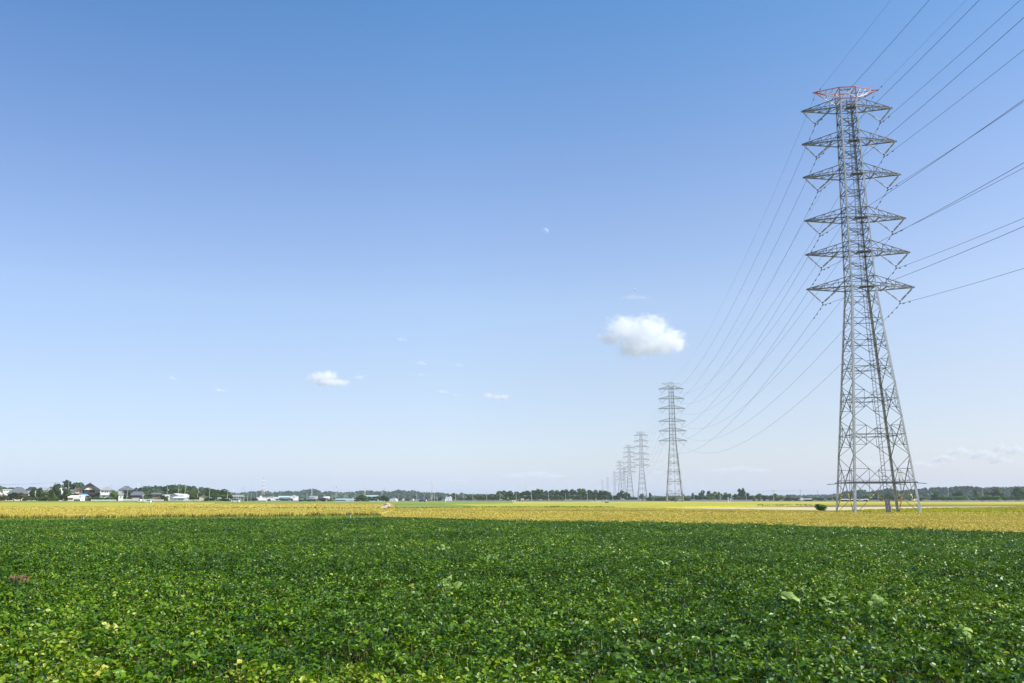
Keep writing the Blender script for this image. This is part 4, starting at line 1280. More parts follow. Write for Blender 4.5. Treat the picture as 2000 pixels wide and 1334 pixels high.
VINYL = mat('vinyl_sheet', (0.68, 0.70, 0.71), 0.35, 0.5, noise=0.06, nscale=1)
VINYLB = mat('blue_vinyl_sheet', (0.42, 0.55, 0.60), 0.35, 0.5, noise=0.1, nscale=0.4)
barrel('greenhouse', 'white barrel greenhouse right of the dark trees', 761, 773, 978, 973, 760, VINYL)
B = Bld('greenhouse', 'long low blue greenhouse left of the dark tree group', 673, 760, 0, 'greenhouse')
B.vol(655, 691, None, 975.6, VINYLB, 8, 0, 'gx', 974.4, VINYLB, 0.1)
B.add('shade_net', DARKW, 655.3, 675, 976.2, 978, 0, .06)

# white wall and rails along the village edge
for lab, x0, x1, y0, y1, D, st in (('low white block wall in front of the hedge and white house', 178, 226, 975.7, 978, 474, 4.5), ('long white wall below the grey tiled houses', 240, 300, 974.6, 977.6, 475, 5), ('white wall section in front of the brown wooden house', 301, 319.5, 975.6, 978, 476, 5), ('white guard rail in front of the warehouse', 333, 407, 976, 978, 473, 3.4)):
    t = thing('white_rail' if 'rail' in lab else 'white_wall', lab, 'guard rail' if 'rail' in lab else 'wall', (gx((x0 + x1) / 2, D), D, PADZ))
    wd = (x1 - x0) * mpx(D)
    z1, z0 = zz(y0, D) - PADZ, max(0.02, zz(y1, D) - PADZ)
    b = MB()
    b.box(-wd / 2, wd / 2, 0, .14, (0.28 if 'rail' in lab else z0 - .1), z1)
    b.build('panel', WHITE, t)
    k = int(wd / st)
    for i in range(k + 1):
        p = MB()
        xx = -wd / 2 + .1 + i * (wd - .2) / k
        p.box(xx - .09, xx + .09, -.06, .2, -.1, z1 + .06)
        p.build('post', WMETAL, t)

# ---------------------------------------------------------------- poles
POLEM = mat('concrete_pole', (0.42, 0.41, 0.39), 0.8, 0.3, noise=0.1, nscale=3)
STEEL = mat('shaded_galvanised_steel', (0.16, 0.16, 0.16), 0.36, 0.5, metal=0.45, noise=0.3, nscale=1.2)  # steel darkened in its colour for the shaded look of the lattice
STEELL = mat('sunlit_leg_steel', (0.46, 0.46, 0.45), 0.45, 0.5, metal=0.2, noise=0.2, nscale=1.2)  # same steel lightened in its colour for the sunlit look of the legs
STEELD = mat('weathered_steel', (0.11, 0.11, 0.115), 0.45, 0.5, metal=0.4, noise=0.2, nscale=3)
DARKM = mat('dark_metal', (0.05, 0.05, 0.055), 0.5, 0.5, noise=0.2, nscale=4)
YEL = mat('yellow_paint', (0.75, 0.55, 0.03), 0.5, 0.4, noise=0.08, nscale=3)
REDP = mat('red_paint', (0.44, 0.10, 0.08), 0.5, 0.4, noise=0.1, nscale=3)
WHP = mat('white_paint', (0.78, 0.77, 0.75), 0.5, 0.4, noise=0.04, nscale=3)
ORP = mat('orange_paint', (0.70, 0.22, 0.03), 0.5, 0.4, noise=0.1, nscale=3)


def pole(label, x, yt, D, base=0.0, style='arms', lean=0.0):
    t = thing('utility_pole' if style != 'lamp' else 'street_lamp', label, 'utility pole' if style != 'lamp' else 'street lamp', (gx(x, D), D, base), random.uniform(-.4, .4), 'roadside poles' if D > 700 else 'village poles')
    h = zz(yt, D) - base
    k = D / 850
    b = MB()
    b.tube([(0, 0, -.3), (lean * .5, 0, h * .5), (lean, 0, h)], [.24 * k, .20 * k, .15 * k], 8)
    b.build('shaft', POLEM, t)
    if style in ('arms', 'big'):
        c = MB()
        for j, dz in enumerate((.25, 1.05) if style == 'arms' else (.2, .9, 1.7)):
            c.beam((lean - .9, 0, h - dz), (lean + .9, 0, h - dz), .10 * k)
        c.build('crossarm', STEELD, t)
        i_ = MB()
        for xx in (-.8, -.35, .35, .8):
            i_.tube([(lean + xx, 0, h - .25), (lean + xx, 0, h + .05)], .07 * k, 5)
        i_.build('insulators', WHP, t)
        if style == 'big':
            p = MB()
            p.tube([(lean + .45, -.1, h * .62), (lean + .45, -.1, h * .62 + .9)], .30, 8)
            p.build('transformer', GREYW, t)
    elif style == 'lamp':
        c = MB()
        c.tube([(lean, 0, h - .1), (lean - .9, -.3, h + .25), (lean - 1.7, -.6, h + .2)], .07 * k, 5)
        c.build('arm', STEELD, t)
        l_ = MB()
        l_.box(lean - 2.3, lean - 1.5, -.75, -.45, h + .08, h + .3)
        l_.build('lamp_head', WHP, t)
    return t, Vector((gx(x, D) + lean, D, base + h - .25))


WIRE = mat('cable', (0.025, 0.027, 0.035), 0.5, 0.4, noise=0.2, nscale=0.5)
tops = {}
for x, yt, D, base, style, lab in [
    (131.5, 939.5, 520, PADZ, 'big', 'tall light concrete pole standing before the wooded knoll'),
    (146, 949.5, 560, PADZ, 'plain', 'short pale pole top behind the roof of the big dark house'),
    (247, 953, 478, PADZ, 'lamp', 'slightly leaning concrete pole in front of the stacked tiled roofs'),
    (325.5, 946.5, 482, PADZ, 'big', 'big concrete pole with many fittings left of the grey warehouse'),
    (347.5, 948, 540, PADZ, 'arms', 'pole behind the ridge of the grey warehouse'),
    (358.5, 949, 530, PADZ, 'arms', 'leaning pole behind the right end of the warehouse'),
    (385, 952.5, 520, PADZ, 'big', 'pole with a transformer left of the beige house'),
    (408.5, 953.5, 490, PADZ, 'arms', 'pole in front of the dark tree with the round top'),
    (444, 956.5, 500, PADZ, 'arms', 'pole at the right side of the big dark round tree'),
    (450.5, 960.5, 640, 0, 'arms', 'pole at the left end of the open shelter'),
    (462, 961.5, 760, 0, 'arms', 'first thin pole behind the shelter roof'),
    (465.5, 963, 800, 0, 'arms', 'second thin pole behind the shelter roof'),
    (483.5, 962, 700, 0, 'arms', 'pole right of the open shelter'),
    (490, 963.5, 900, 0, 'arms', 'thin pole left of the town houses'),
    (533, 965, 950, 0, 'lamp', 'lamp pole at the left corner of the white box building'),
    (599, 965, 980, 0, 'arms', 'pole left of the blue sign'),
    (634, 965.5, 980, 0, 'lamp', 'lamp pole above the low white roof right of the sign post'),
    (648.5, 967, 980, 0, 'arms', 'short pole right of the low white roof'),
    (660, 966, 1000, 0, 'lamp', 'lamp pole left of the greenhouse centre'),
    (673.5, 964.5, 780, 0, 'arms', 'pole behind the middle of the blue greenhouse'),
    (678.5, 966, 960, 0, 'arms', 'thin pole just right of the greenhouse pole'),
    (694.5, 963.5, 760, 0, 'arms', 'pole at the left edge of the dark tree group'),
    (778.5, 965, 850, 0, 'arms', 'thin pole right of the barrel greenhouse'),
    (813.5, 964, 830, 0, 'arms', 'light pole above the blue car'),
    (828, 964, 1000, 0, 'arms', 'thin pole right of the blue car'),
    (848.5, 965, 870, 0, 'arms', 'yellowish pole left of the white block building'),
    (889.5, 962.5, 860, 0, 'arms', 'pole right of the white block building'),
    (904.5, 963.5, 880, 0, 'arms', 'pole left of the white road barrier'),
    (923.5, 962.5, 820, 0, 'arms', 'pole above the right end of the white road barrier'),
    (950.5, 962.5, 860, 0, 'arms', 'pole left of the domed tree of the long wood'),
    (976.5, 962, 870, 0, 'lamp', 'lamp pole right before the domed tree of the long wood'),
    (1008, 961.5, 860, 0, 'plain', 'pole between the yellow sign and the blue truck'),
    (1038, 961.5, 840, 0, 'lamp', 'lamp pole right of the blue truck'),
    (1071.5, 961.5, 855, 0, 'lamp', 'lamp pole with bent arm left of the white parked truck'),
    (1104.5, 963.5, 850, 0, 'lamp', 'lamp pole directly above the white parked truck'),
    (1147.5, 960, 855, 0, 'lamp', 'tall lamp pole left of the white road barriers below the wood'),
    (1197, 966, 860, 0, 'plain', 'pole at the right end of the long wood'),
    (1245, 960.5, 900, 0, 'arms', 'pole seen between the third pylon and the far pylons'),
    (1355.5, 961, 855, 0, 'plain', 'pole beside the thin leaning tree'),
    (1406.3, 967, 850, 0, 'plain', 'shorter of the two bare grey trunks like poles in the grove'),
    (1408, 962.5, 852, 0, 'plain', 'taller of the two bare grey poles in the grove'),
    (1428.5, 966, 860, 0, 'plain', 'pole right behind the white sign post'),
    (1457.5, 960.5, 830, 0, 'arms', 'pole right of the tall open pine'),
    (1511.5, 957.5, 830, 0, 'arms', 'tall thin pole in front of the domed tree'),
    (1564.5, 956.5, 830, 0, 'arms', 'pole rising above the white sign box'),
    (1597.5, 956.5, 1000, 0, 'arms', 'thin pole right of the low white shed'),
    (1815, 965, 900, 0, 'arms', 'thin pole above the silver car'),
    (1853, 955, 900, 0, 'arms', 'thin pole in front of the right hills'),
    (1920.5, 955, 830, 0, 'arms', 'thin pole above the small white car at the right'),
]:
    t, p = pole(lab, x, yt, D, base, style, {247: .5, 358.5: .9, 385: .4}.get(x, 0))
    tops[x] = p


def cable(lab, A, Bq, sag, r, name='overhead_cable', cat='cable', parent=None):
    pts = []
    for i in range(17):
        t = i / 16
        p = A.lerp(Bq, t)
        pts.append((p.x, p.y, p.z - 4 * sag * t * (1 - t)))
    b = MB()
    b.tube(pts, r, 4)
    return tag(b.build(name, WIRE), lab, cat, 'thin cables between poles')


cable('thin cable from the tall pine pole to the tall thin pole', tops[1457.5], tops[1511.5], .5, .035)
cable('thin cable from the tall thin pole to the white sign box pole', tops[1511.5], tops[1564.5], .5, .035)
cable('thin cable from the white sign box pole to the pole beside it on the right', tops[1564.5], tops[1597.5], .8, .035)
cable('thin cable from the grove pole to the tall pine pole', tops[1428.5] + Vector((0, 0, 2)), tops[1457.5], .5, .03)
cable('thin cable running left from the tall pole at the wooded knoll over the village', Vector((gx(-120, 520), 520, zz(945, 520))), tops[131.5], 1.2, .04)
cable('thin cable between the big concrete pole and the warehouse pole', tops[325.5], tops[347.5], .4, .03)
cable('thin cable between the transformer pole and the pole by the round top tree', tops[385], tops[408.5], .5, .03)

# ---------------------------------------------------------------- distant lattice masts
MASTR = mat('hazed_red_paint', (0.52, 0.30, 0.27), 0.6, 0.3, noise=0.1, nscale=2)  # red paled in the colour to stand in for haze over distance


def mast_mesh(red, arms, head):
    b = MB()
    H, s0, s1 = 40.0, 2.6, 0.7
    n = 12
    for i in range(n):
        z0, z1 = H * i / n, H * (i + 1) / n
        a, c = s0 + (s1 - s0) * z0 / H, s0 + (s1 - s0) * z1 / H
        mi = 1 if (red and i % 2 == (n - 1) % 2) else 0
        cs = [(-1, -1), (1, -1), (1, 1), (-1, 1)]
        for k in range(4):
            p, q = cs[k], cs[(k + 1) % 4]
            b.beam((p[0] * a, p[1] * a, z0), (p[0] * c, p[1] * c, z1), .14, mi=mi)
            b.beam((p[0] * a, p[1] * a, z0), (q[0] * c, q[1] * c, z1), .11, mi=mi)
            b.beam((q[0] * a, q[1] * a, z0), (p[0] * c, p[1] * c, z1), .11, mi=mi)
            b.beam((p[0] * c, p[1] * c, z1), (q[0] * c, q[1] * c, z1), .11, mi=mi)
    o = [b.mesh('lattice', [WHP, MASTR])]
    if arms:
        a = MB()
        for z in (26, 30, 34, 38):
            a.beam((-5, 0, z), (5, 0, z), .35)
            a.beam((-5, 0, z), (0, 0, z + 1.6), .2)
            a.beam((5, 0, z), (0, 0, z + 1.6), .2)
        o.append(a.mesh('crossarms', [STEEL]))
    if head:
        a = MB()
        for k in range(6):
            an = k * 1.047
            a.box(math.cos(an) * 1.5 - .3, math.cos(an) * 1.5 + .3, math.sin(an) * 1.5 - .3, math.sin(an) * 1.5 + .3, H - 5, H + .5)
        o.append(a.mesh('antenna_panels', [STEELD]))
    return o


MM = {}
for x, yt, D, red, arms, head, wf, lab in [
    (193.5, 938, 2100, 1, 0, 0, .8, 'red and white lattice mast right of the big dark house roof'),
    (207, 940, 2300, 1, 0, 0, .8, 'red and white lattice mast above the grey roof of the modern house'),
    (214, 946, 2600, 0, 1, 0, .6, 'faint thin pylon right of the mast above the modern house'),
    (228.5, 948, 2800, 0, 1, 0, .6, 'faint thin pylon left of the stacked tiled roofs'),
    (267, 942, 2600, 0, 0, 0, .7, 'very faint pale mast above the long low house'),
    (275, 943, 2600, 1, 0, 0, .6, 'very faint reddish mast right beside the pale one'),
    (351.5, 939, 2300, 1, 0, 0, .6, 'faint reddish mast on the skyline of the village hill'),
    (413.5, 943, 2100, 1, 0, 0, .7, 'faint reddish mast right of the round topped dark tree'),
    (455, 953, 2300, 0, 0, 0, .7, 'pale mast behind the left half of the shelter'),
    (474.5, 950.5, 2100, 0, 1, 0, .8, 'pale pylon behind the right end of the shelter'),
    (491, 951, 2300, 1, 0, 0, .7, 'small red and white mast on the ridge left of the tall mast'),
    (501, 960, 1700, 0, 0, 0, .8, 'short pale mast above the dark roofed town house'),
    (513, 933, 1700, 1, 0, 0, 1.15, 'tallest red and white lattice mast, above the town'),
    (537, 951, 2700, 0, 0, 0, .6, 'very faint pale mast right of the tallest one'),
    (608.5, 950, 1750, 0, 1, 0, .7, 'grey pylon with several crossarms at the highest point of the ridge'),
    (656, 950.5, 1800, 0, 0, 1, .5, 'slim mast with dark antenna panels at its top'),
    (712, 943, 1750, 1, 0, 0, .75, 'red and white mast above the dark tree group'),
    (745.5, 955, 1900, 0, 0, 0, .6, 'left pale mast of the pair behind the teal roof'),
    (747.7, 953, 1900, 0, 0, 0, .5, 'right pale mast of the pair behind the teal roof'),
    (750.5, 952.5, 2000, 0, 0, 1, .45, 'thin dark headed mast beside the pale pair'),
    (772.5, 950, 2300, 1, 0, 0, .6, 'small red and white mast on the ridge above the barrel greenhouse'),
    (843, 940, 1700, 1, 0, 0, .95, 'slender red and white mast above the blue car'),
    (1027, 942, 1750, 1, 0, 0, .7, 'greyish red mast rising behind the long wood'),
    (1278, 958, 2700, 0, 1, 0, .6, 'very faint pylon right of the third pylon'),
    (1508, 954.5, 2500, 1, 0, 0, .4, 'thin reddish mast beside the tall thin pole'),
    (1711, 955, 2400, 0, 1, 0, .5, 'faint thin pylon seen through the near pylon'),
]:
    key = (red, arms, head)
    if key not in MM:
        MM[key] = mast_mesh(*key)
    t = thing('lattice_mast', lab, 'mast', (gx(x, D), D, 0), random.uniform(0, .8), 'distant masts and pylons')
    h = zz(yt, D) / 40.0
    t.scale = (h * wf, h * wf, h)
    for me in MM[key]:
        add_mesh(me.name.split('.')[0], me, t)

# ---------------------------------------------------------------- signs, posts, barriers
def sign_post(name, label, cat, x, y0, y1, yp, wpx, D, board, postm, base=0.0, shape='box', cap=None):
    t = thing(name, label, cat, (gx(x, D), D, base))
    z0, z1 = zz(y1, D) - base, zz(y0, D) - base
    pw = .16 * D / 500
    p = MB()
    p.tube([(0, 0, -.2), (0, 0, z0 + .05 if shape == 'box' else z1)], pw, 8)
    p.build('post', postm, t)
    b = MB()
    hw = wpx * mpx(D) / 2
    if shape == 'box':
        b.box(-hw, hw, -pw - .3, -pw - .03, z0, z1)
    else:
        n = 12
        b.tube([(0, -pw - .02, (z0 + z1) / 2), (0, -pw - .14, (z0 + z1) / 2)], hw, n)
    b.build('board', board, t)
    f = MB()
    if shape == 'box':
        f.box(-hw - .06, hw + .06, -pw - .33, -pw - .28, z1 - .12, z1 + .05)
        f.box(-hw - .06, hw + .06, -pw - .33, -pw - .28, z0 - .05, z0 + .1)
        f.build('rim', FRAME if board is not YEL else DARKM, t)
    return t


sign_post('sign', 'white rounded sign on a yellow post in front of the town', 'sign', 617.5, 969, 974.5, 980, 6, 640, WHP, YEL)
sign_post('sign', 'small blue sign above the hedge left of the grey blue warehouse', 'sign', 603.5, 968.8, 971, 977, 3.4, 900, BLUESH, POLEM)
sign_post('marker_post', 'thick white post with a yellow cap in the green field', 'post', 637, 973, 975, 981, 2.0, 560, YEL, POLEM)
sign_post('sign', 'yellow diamond like sign on a black pole left of the blue truck', 'sign', 992, 971, 974.8, 981, 2.6, 600, YEL, DARKM, shape='disc')
sign_post('sign', 'orange sign under the slender red and white mast', 'sign', 838, 975, 977.5, 979, 2.6, 800, ORP, DARKM)
sign_post('sign', 'small white and yellow sign left of the white block building', 'sign', 842.5, 971.5, 973, 979, 3, 850, WHP, POLEM)
sign_post('sign', 'small square white sign right of the slender mast', 'sign', 853.5, 971.3, 973, 979, 1.4, 850, WHP, POLEM)
sign_post('sign', 'small blue road sign right of the white road barrier', 'sign', 928, 976, 977.8, 979, 2.4, 760, BLUESH, POLEM)
sign_post('sign', 'tiny white sign above the left white barrier under the wood', 'sign', 1164, 974, 976, 979, 1.6, 800, WHP, POLEM)
sign_post('sign', 'tiny reddish sign above the right white barrier under the wood', 'sign', 1179, 974, 976, 979, 1.6, 800, RUST, POLEM)
sign_post('sign', 'large white box sign low on the pole left of the long shed', 'sign', 1566, 972.2, 976.8, 979, 5.6, 810, WHP, POLEM)
sign_post('sign', 'smaller white post sign behind the tall white post', 'sign', 1426, 973, 975, 979, 2, 700, WHP, WHP)
sign_post('sign', 'white round topped sign on a pole in front of the long low house', 'sign', 279, 967, 969.5, 977, 2.6, 486, WHP, POLEM, PADZ)
sign_post('sign', 'thin reddish flag like board above the bushes inside the near pylon', 'sign', 1715.5, 970, 972.5, 980, 4.5, 780, REDP, POLEM)


def plain_post(label, x, yt, D, wd, m, cap=None, base=0):
    t = thing('marker_post', label, 'post', (gx(x, D), D, base))
    h = zz(yt, D) - base
    b = MB()
    b.tube([(0, 0, -.2), (0, 0, h)], wd, 8)
    b.build('shaft', m, t)
    c = MB()
    c.tube([(0, 0, h), (0, 0, h + wd), (0, 0, h + wd * 1.5)], [wd * 1.5, wd * 1.6, wd * .6], 8)
    c.build('cap', cap or m, t)


plain_post('tall white post with a knob standing in the yellow green rice', 1422, 972.5, 400, .16, WHP)
plain_post('white post with wider top in the green field near the block building', 870, 975.5, 520, .22, WHP)
plain_post('thin white post in the green field below the town', 521, 975, 560, .20, WHP)
plain_post('short white stub at the field edge right of the white van', 491.5, 982, 470, .18, WHP)
plain_post('small white stake at the near edge of the grass verge', 167, 1010, 100, .028, WHP, BLUESH)
plain_post('small white stake in the golden rice left of the second pylon axis', 1333.5, 1000.5, 126, .032, WHP)
plain_post('small white stake at the verge left of the combine harvester', 686, 1006, 100, .028, WHP, BLUESH)


def barrier(label, x0, x1, y0, y1, D, m=WHP, posts=6, name='road_barrier', base=0.0, band=None):
    t = thing(name, label, 'barrier', (gx((x0 + x1) / 2, D), D, base))
    wd = (x1 - x0) * mpx(D)
    z1, z0 = zz(y0, D) - base, zz(y1, D) - base
    b = MB()
    b.box(-wd / 2, wd / 2, 0, .1, max(.05, z0), z1)
    b.build('panel', m, t)
    for i in range(posts):
        p = MB()
        xx = -wd / 2 + .1 + i * (wd - .2) / max(1, posts - 1)
        p.box(xx - .08, xx + .08, -.09, .19, -.2, z1 + .05)
        p.build('post', POLEM, t)


barrier('long white barrier in the grass left of the long wood', 908, 927, 979.2, 980.2, 640)
barrier('left white barrier below the long wood', 1152, 1161, 978, 980, 720)
barrier('middle white barrier below the long wood', 1162.5, 1175, 978, 980, 720)
barrier('right raised white barrier below the long wood', 1175, 1183, 976.8, 978, 740)
barrier('low white barrier at the right foot of the second pylon', 1336, 1346, 978.6, 979.6, 700)
MESHF = mat('fence_mesh', (0.30, 0.33, 0.34), 0.7, 0.3, noise=0.25, nscale=0.8)
barrier('grey road fence below the right part of the long wood', 1118, 1250, 976.2, 978.6, 800, MESHF, 26, 'road_fence')
barrier('grey road fence in front of the roadside grove', 1350, 1470, 976.2, 978.6, 800, MESHF, 24, 'road_fence')
barrier('grey green road fence below the left part of the long wood', 895, 1117, 976.4, 977.4, 840, MESHF, 30, 'road_fence')
barrier('low grey green road fence below the right tree line', 1800, 2080, 977, 978.2, 760, MESHF, 34, 'road_fence')
# row of white marker blocks
for i, x in enumerate((725.5, 728.5, 731.5, 734.5, 741.5, 744, 747, 750.5)):
    t = thing('marker_block', ORD[i] + ' white block from the left in the row before the dark trees', 'road marker', (gx(x, 620), 620, 0), 0, 'row of white road marker blocks')
    b = MB()
    hh = zz(978.2, 620)
    b.faces([(-.42, -.2, 0), (.42, -.2, 0), (.42, .2, 0), (-.42, .2, 0), (-.32, -.14, hh), (.32, -.14, hh), (.32, .14, hh), (-.32, .14, hh)], [(0, 3, 2, 1), (4, 5, 6, 7), (0, 1, 5, 4), (1, 2, 6, 5), (2, 3, 7, 6), (3, 0, 4, 7)])
    b.build('block', WHP, t)
sign_post('sign', 'white slanted sign standing in the row of white blocks', 'sign', 738.5, 975.8, 979, 981, 2.4, 615, WHP, WHP)

# ---------------------------------------------------------------- vehicles
TYRE = mat('tyre', (0.02, 0.02, 0.02), 0.85, 0.2, noise=0.2, nscale=8)
CGLASS = mat('car_glass', (0.03, 0.035, 0.04), 0.08, 0.9, noise=0.1, nscale=1)
BLUEP = mat('blue_paint', (0.02, 0.045, 0.20), 0.3, 0.6, noise=0.05, nscale=2)
SILVER = mat('silver_paint', (0.50, 0.51, 0.52), 0.3, 0.6, metal=0.3, noise=0.04, nscale=2)
TANP = mat('tan_canvas', (0.55, 0.45, 0.36), 0.8, 0.2, noise=0.1, nscale=2)
LAMP = mat('lamp_glass', (0.6, 0.1, 0.05), 0.3, 0.5, noise=0.1, nscale=4)


def prism_y(b, prof_, y0, y1):
    n = len(prof_)
    P = [(x, y0, z) for x, z in prof_] + [(x, y1, z) for x, z in prof_]
    b.faces(P, [tuple(range(n)), tuple(range(2 * n - 1, n - 1, -1))] + [(i, i + n, (i + 1) % n + n, (i + 1) % n) for i in range(n)])


CARS = {
    'sedan': dict(L=4.4, W=1.7, body=[(-2.2, .3), (2.2, .3), (2.2, .72), (2.05, .86), (1.1, .95), (-1.5, .98), (-2.15, .92)], top=[(1.0, .95), (.35, 1.42), (-1.0, 1.45), (-1.75, .98)], wh=(1.35, -1.35)),
    'kei': dict(L=3.4, W=1.48, body=[(-1.7, .28), (1.7, .28), (1.7, .7), (1.5, .9), (.9, 1.0), (-1.68, 1.0)], top=[(.95, 1.0), (.5, 1.58), (-1.5, 1.6), (-1.66, 1.0)], wh=(1.15, -1.15)),
    'van': dict(L=4.5, W=1.7, body=[(-2.2, .3), (2.25, .3), (2.25, .75), (2.15, 1.0), (-2.22, 1.05)], top=[(2.13, 1.0), (1.65, 1.78), (1.4, 1.95), (-2.0, 1.97), (-2.2, 1.05)], wh=(1.45, -1.3)),
}


def car(kind, label, x, D, m, yaw, base=0.0, cat='car', name='parked_car', scale=1.0):
    c = CARS[kind]
    t = thing(name, label, cat, (gx(x, D), D, base), R(yaw))
    t.scale = (scale,) * 3
    w2 = c['W'] / 2
    b = MB()
    prism_y(b, c['body'], -w2, w2)
    b.build('body', m, t)
    cb = MB()
    prism_y(cb, c['top'], -w2 + .1, w2 - .1)
    cb.build('cabin', m, t)
    xs = [p[0] for p in c['top']]
    zt = max(p[1] for p in c['top'])
    zb = min(p[1] for p in c['top'])
    for sgn in (-1, 1):
        g_ = MB()
        y = sgn * (w2 - .1)
        ins = [(min(xs) + .28, zb + .06), (max(xs) - .32, zb + .06), (sorted(xs)[-2] - .08, zt - .12), (sorted(xs)[1] + .1, zt - .12)]
        g_.faces([(px, y + sgn * .012, pz) for px, pz in ins] + [(px, y - sgn * .02, pz) for px, pz in ins], [(0, 1, 2, 3), (7, 6, 5, 4), (0, 4, 5, 1), (1, 5, 6, 2), (2, 6, 7, 3), (3, 7, 4, 0)])
        g_.build('side_window', CGLASS, t)
    tp = c['top']
    for (p, q, nm) in ((tp[0], tp[1], 'windscreen'), (tp[-1], tp[-2], 'rear_window')):
        d = 1 if nm == 'windscreen' else -1
        g_ = MB()
        a0, a1 = (p[0] + .012 * d, p[1] + .06), (p[0] + (q[0] - p[0]) * .86 + .014 * d, p[1] + (q[1] - p[1]) * .86)
        g_.poly([(a0[0], -w2 + .2, a0[1]), (a0[0], w2 - .2, a0[1]), (a1[0], w2 - .25, a1[1]), (a1[0], -w2 + .25, a1[1])])
        g_.build(nm, CGLASS, t)
    for wx in c['wh']:
        for sgn in (-1, 1):
            wm = MB()
            wm.tube([(wx, sgn * (w2 - .12), .30), (wx, sgn * (w2 + .03), .30)], .30, 12)
            wm.build('wheel', TYRE, t)
    fx = max(p[0] for p in c['body'])
    for sgn in (-1, 1):
        l_ = MB()
        l_.box(fx - .05, fx + .015, sgn * (w2 - .3) - .16, sgn * (w2 - .3) + .16, .55, .7)
        l_.build('headlight', WHP, t)
        l_ = MB()
        l_.box(-fx - .02, -fx + .06, sgn * (w2 - .2) - .1, sgn * (w2 - .2) + .1, .6, .85)
        l_.build('tail_light', LAMP, t)
    return t


def truck(label, x, D, cabm, cargom, yaw, base=0.0, box_h=1.9, L=4.6, name='parked_truck', open_bed=False):
    t = thing(name, label, 'truck', (gx(x, D), D, base), R(yaw))
    b = MB()
    prism_y(b, [(L / 2 - 1.45, .45), (L / 2, .45), (L / 2, 1.1), (L / 2 - .25, 1.85), (L / 2 - 1.45, 1.9)], -.85, .85)
    b.build('cab', cabm, t)
    g_ = MB()
    g_.poly([(L / 2 + .012, -.7, 1.15), (L / 2 + .012, .7, 1.15), (L / 2 - .2, .65, 1.75), (L / 2 - .2, -.65, 1.75)])
    g_.build('windscreen', CGLASS, t)
    for sgn in (-1, 1):
        g_ = MB()
        g_.box(L / 2 - 1.2, L / 2 - .35, sgn * .855 - .01, sgn * .855 + .01, 1.15, 1.7)
        g_.build('side_window', CGLASS, t)
    c = MB()
    if open_bed:
        c.box(-L / 2, L / 2 - 1.5, -.85, .85, .6, .72)
        c.box(-L / 2, L / 2 - 1.5, -.85, -.79, .725, 1.1)
        c.box(-L / 2, L / 2 - 1.5, .79, .85, .725, 1.1)
        c.box(-L / 2, -L / 2 + .06, -.785, .785, .725, 1.1)
    else:
        c.box(-L / 2, L / 2 - 1.5, -.95, .95, .65, .65 + box_h)
    c.build('cargo_bed' if open_bed else 'cargo_box', cargom, t)
    ch = MB()
    ch.box(-L / 2 + .1, L / 2 - .2, -.4, .4, .35, .6)
    ch.build('chassis', DARKM, t)
    for wx in (L / 2 - .8, -L / 2 + 1.0):
        for sgn in (-1, 1):
            wm = MB()
            wm.tube([(wx, sgn * .66, .33), (wx, sgn * .88, .33)], .33, 12)
            wm.build('wheel', TYRE, t)
    return t


car('van', 'white van parked at the field edge in front of the open shelter', 460, 474, WHP, 180, .5, 'van', 'parked_van')
car('kei', 'white small car partly hidden by grass below the long white wall', 289.5, 466, WHP, 175, .35)
truck('small white open truck left of the white car below the wall', 277, 466, WHP, WHP, 180, .35, open_bed=True, L=3.6)
car('sedan', 'pale car parked under the big dark round tree by the shelter', 428, 482, SILVER, 180, PADZ - .2)
car('kei', 'white car parked right of the pale one under the big tree', 443, 484, WHP, 180, PADZ - .2)
car('sedan', 'dark blue car on the road in the green fields', 825, 538, BLUEP, -4, .56)
car('kei', 'small white car just behind the dark blue car', 829.8, 700, WHP, 160, .3, scale=.95)
car('kei', 'white and blue car at the road left of the dark blue car', 806, 760, WHP, 80, .4, scale=1.2)
truck('small truck with blue cab and tan cargo box facing left', 1018, 640, mat('truck_blue', (.03, .09, .22), .3, .6, noise=.05, nscale=2), TANP, 188, .45, box_h=1.5, L=4.0)
car('sedan', 'white car on the road left of the lamp pole by the blue truck', 1030.5, 850, WHP, 180, .35)
car('sedan', 'white car on the road left of the bent arm lamp pole', 1057, 852, WHP, 0, .35)
car('kei', 'white car on the road under the domed tree of the long wood', 979, 855, WHP, 0, .35)
truck('white flatbed truck parked below the long wood', 1109, 720, WHP, WHP, 0, .4, open_bed=True, L=6.2)
truck('white box truck seen through the right side of the near pylon', 1785, 760, WHP, WHP, 180, .2, box_h=1.7, L=4.6)
truck('white small truck in front of the long open shed', 1681, 770, WHP, WHP, 180, .2, box_h=1.6, L=4.0)
truck('red and white truck seen behind the dark pylon leg', 1754, 770, WHP, mat('truck_red', (.45, .07, .05), .5, .4, noise=.1, nscale=2), 180, .2, box_h=1.3, L=6.5)
car('sedan', 'silver car on the road right of the near pylon', 1808, 770, SILVER, 0, .2, scale=1.1)
car('sedan', 'small silver car on the road near the right picture edge', 1918.5, 790, SILVER, 180, .2)
car('kei', 'white car at the foot of the third pylon', 1250, 860, WHP, 0, .3)
for x, lab in ((1000.5, 'left white bundle lying in the grass before the blue truck'), (1005.3, 'right white bundle lying in the grass before the blue truck')):
    t = thing('white_bundle', lab, 'bundle', (gx(x, 640), 640, .2))
    b = MB()
    b.tube([(-.5, 0, .35), (-.3, 0, .5), (.3, 0, .52), (.5, 0, .4)], [.2, .45, .45, .2], 8)
    b.build('sack', WHP, t)
    k = MB()
    k.tube([(.5, 0, .4), (.7, 0, .62), (.75, 0, .85)], [.12, .05, .14], 6)
    k.build('tie', WHP, t)

